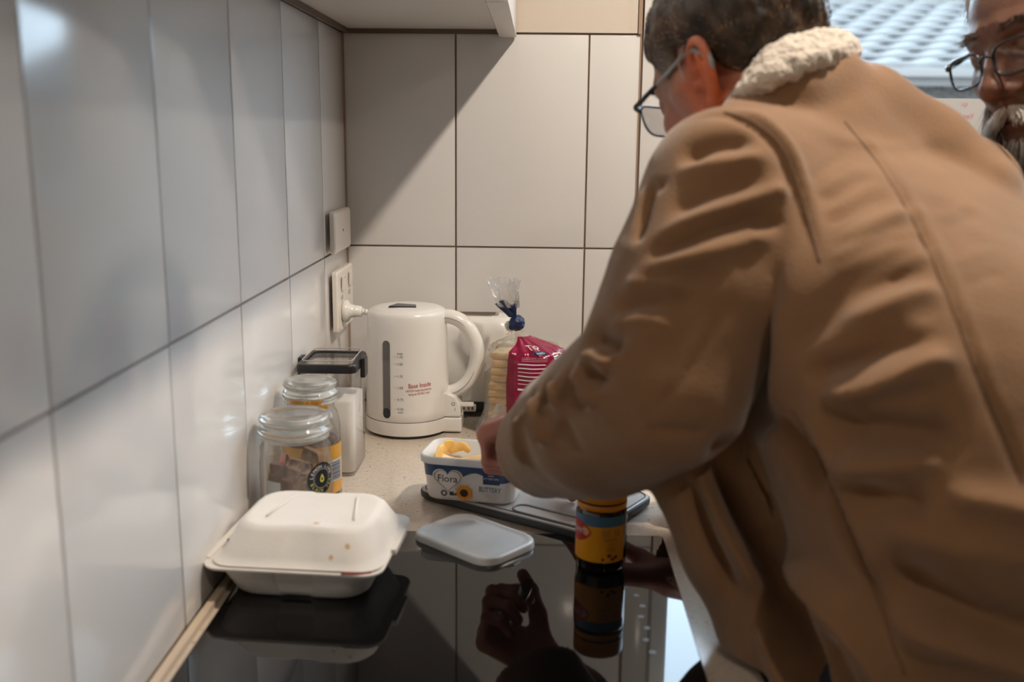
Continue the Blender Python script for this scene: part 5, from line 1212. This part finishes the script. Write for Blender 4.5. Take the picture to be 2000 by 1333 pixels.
for ft in (fl_, fr_): b.cone(ft+np.array((0, 0, -.012)), ft+F2*.13+np.array((0, 0, -.02)), .035, .028, .02)
V, F = b.mesh(1); parts = [(h2V, h2F, hc), (V, F, np.tile(BR, (len(V), 1)))]
for A, sd in zip(A2, (1, -1)):
    hV, hF = hand_mesh(A[-1], A[-1]-A[1], F2*-.2+np.array((0, 0, 0))+(L2*-sd), sd, [(.3, .4, .3)]*4, (.3, .3), h=.003); parts.append((hV, hF, hand_tone(hV, BR, BRR)))
V, F, C = join(parts); man2 = sdf_obj('person', V, F, M['skin_brown'], None, C)
tag(man2, 'man with white beard, grey hair and black glasses leaning in by the window', 'person')
eyes(man2, R2, O2)
spectacles(man2, R2, O2, None, w=.053, h=.036, gap=.018, y=.113, z=.004, tilt=-.10, clear_tip=False, rad=.0017)
s_ = SDF((.95, -1.05, .70), (1.75, -.1, 1.46), .009); _s = spline([(*c, a, d_) for c, a, d_ in T2], 6); s_.trunk_z(_s, L2, F2)
for A in A2: s_.chain([A[0], A[1], A[1]*.25+A[2]*.75], [.075, .062, .05], .03)
s_.cone(NECK2+np.array((.02, .015, -.02)), SL2, .06, .07, .05); s_.cone(NECK2+np.array((.02, .015, -.02)), SR2, .06, .07, .05)
V, F = s_.mesh(2); V = V+normals(V, F)*(.004*vnoise(V, 14, 9))[:, None]; sdf_obj('shirt', V, F, M['shirt'], man2)
t_ = SDF((1.05, -.85, .05), (1.65, -.1, .92), .012); t_.trunk([((1.33, -.48, .76), .16, .12), ((1.325, -.483, .88), .158, .118)], L2, F2, .03); legs_sdf(t_, hpL, hpR, fl_+np.array((0, 0, .03)), fr_+np.array((0, 0, .03)), 1.25)
V, F = t_.mesh(1); sdf_obj('trousers', V, F, M['trousers'], man2)
for ft in (fl_, fr_):
    s_ = SDF(ft-.22, ft+.22, .008); s_.cone(ft+np.array((0, 0, -.018))-F2*.03, ft+F2*.15+np.array((0, 0, -.024)), .042, .036, .02); V, F = s_.mesh(1); V[:, 2] = np.maximum(V[:, 2], .0005); sdf_obj('shoe', V, F, M['shoe'], man2)
HL2 = [(-.13, -.05), (-.05, -.04), (-.02, .02), (.0, .04), (.02, .03), (.040, .020), (.052, .070), (.070, .112), (.13, .13)]
V, F = hair_shell(HL2, .0075, .003); N_ = normals(V, F); V = V+N_*(.002*vnoise(V, 90, 3))[:, None]; hv2 = V@R2.T+O2
h2 = sdf_obj('hair', hv2, F, M['hair'], man2, np.tile((.36, .37, .38), (len(V), 1))*(1+.4*vnoise(V, 120, 2))[:, None])
ids = rng.choice(len(V), 1500, replace=False); dirs = []
for i in ids: d = np.array((V[i][0]*.8, -.06, -.06 if V[i][2] < .1 else .0)); d = d-N_[i]*(d@N_[i])+N_[i]*.02+rng.normal(0, .015, 3); dirs.append(R2@d)
o = strands('hair_strands', hv2[ids], dirs, rng.uniform(.012, .026, len(ids)), M['hair'], h2, np.array([(.55, .56, .57) if rng.random() < .6 else (.20, .19, .18) for _ in ids]), .0006, 4); o['kind'] = 'stuff'
b2 = BVHTree.FromPolygons([tuple(p) for p in h2V], [tuple(map(int, q)) for q in h2F])
# beard and moustache
rt_, dr_, ln_, cl_ = [], [], [], []
for i in range(3600):
    a = rng.uniform(-1.45, 1.45); z0 = rng.uniform(-.122, -.060) if abs(a) < .55 else rng.uniform(-.105, -.02-.02*(1.45-abs(a)))
    if abs(a) < .36 and z0 > -.080: continue
    p, n_ = on_head(b2, R2, O2, (.03*math.sin(a), .02+.03*math.cos(a), z0), (math.sin(a), math.cos(a), -.1)); rt_.append(p)
    dr_.append(R2@np.array((.35*math.sin(a), .40*math.cos(a), -1))+rng.normal(0, .18, 3)); ln_.append(rng.uniform(.030, .062)*(1 if abs(a) < .8 else .5)); w_ = rng.random()
    cl_.append((.62, .60, .57) if w_ < (.35 if abs(a) < .7 else .7) else ((.30, .265, .235) if w_ < .75 else (.10, .08, .07)))
o = strands('beard', rt_, dr_, ln_, M['hair'], man2, np.array(cl_), .0007, 5, None, .04); o['kind'] = 'stuff'
rt_, dr_, ln_, cl_ = [], [], [], []
for i in range(1500):
    q = 1 if i % 2 else -1; u = rng.uniform(0, 1); p, n_ = on_head(b2, R2, O2, (q*(.001+.031*u), .05, -.0505-.016*u*u+rng.uniform(-.0045, .0045)), (0, 1, 0)); rt_.append(p+n_*.001)
    dr_.append(R2@np.array((q*(.55+.5*u), .55-.4*u, -.75))+rng.normal(0, .15, 3)); ln_.append(rng.uniform(.010, .020)*(1+.6*u)); cl_.append((.74, .71, .67) if rng.random() < .8 else (.40, .36, .32))
o = strands('moustache', rt_, dr_, ln_, M['hair'], man2, np.array(cl_), .0008, 4, None, .05); o['kind'] = 'stuff'
rt_, dr_ = [], []
for i in range(230):
    q = 1 if i % 2 else -1; u = rng.uniform(0, 1); p, n_ = on_head(b2, R2, O2, (q*(.012+.038*u), .055, .0375+.004*math.sin(3*u)+rng.uniform(-.0045, .0045)), (0, 1, 0)); rt_.append(p); dr_.append(R2@np.array((q*1, .45, .2-.6*u))+rng.normal(0, .15, 3))
o = strands('eyebrows', rt_, dr_, rng.uniform(.006, .011, len(rt_)), M['hair'], man2, np.array([(.06, .045, .035)]*len(rt_)), .0004, 3); o['kind'] = 'stuff'
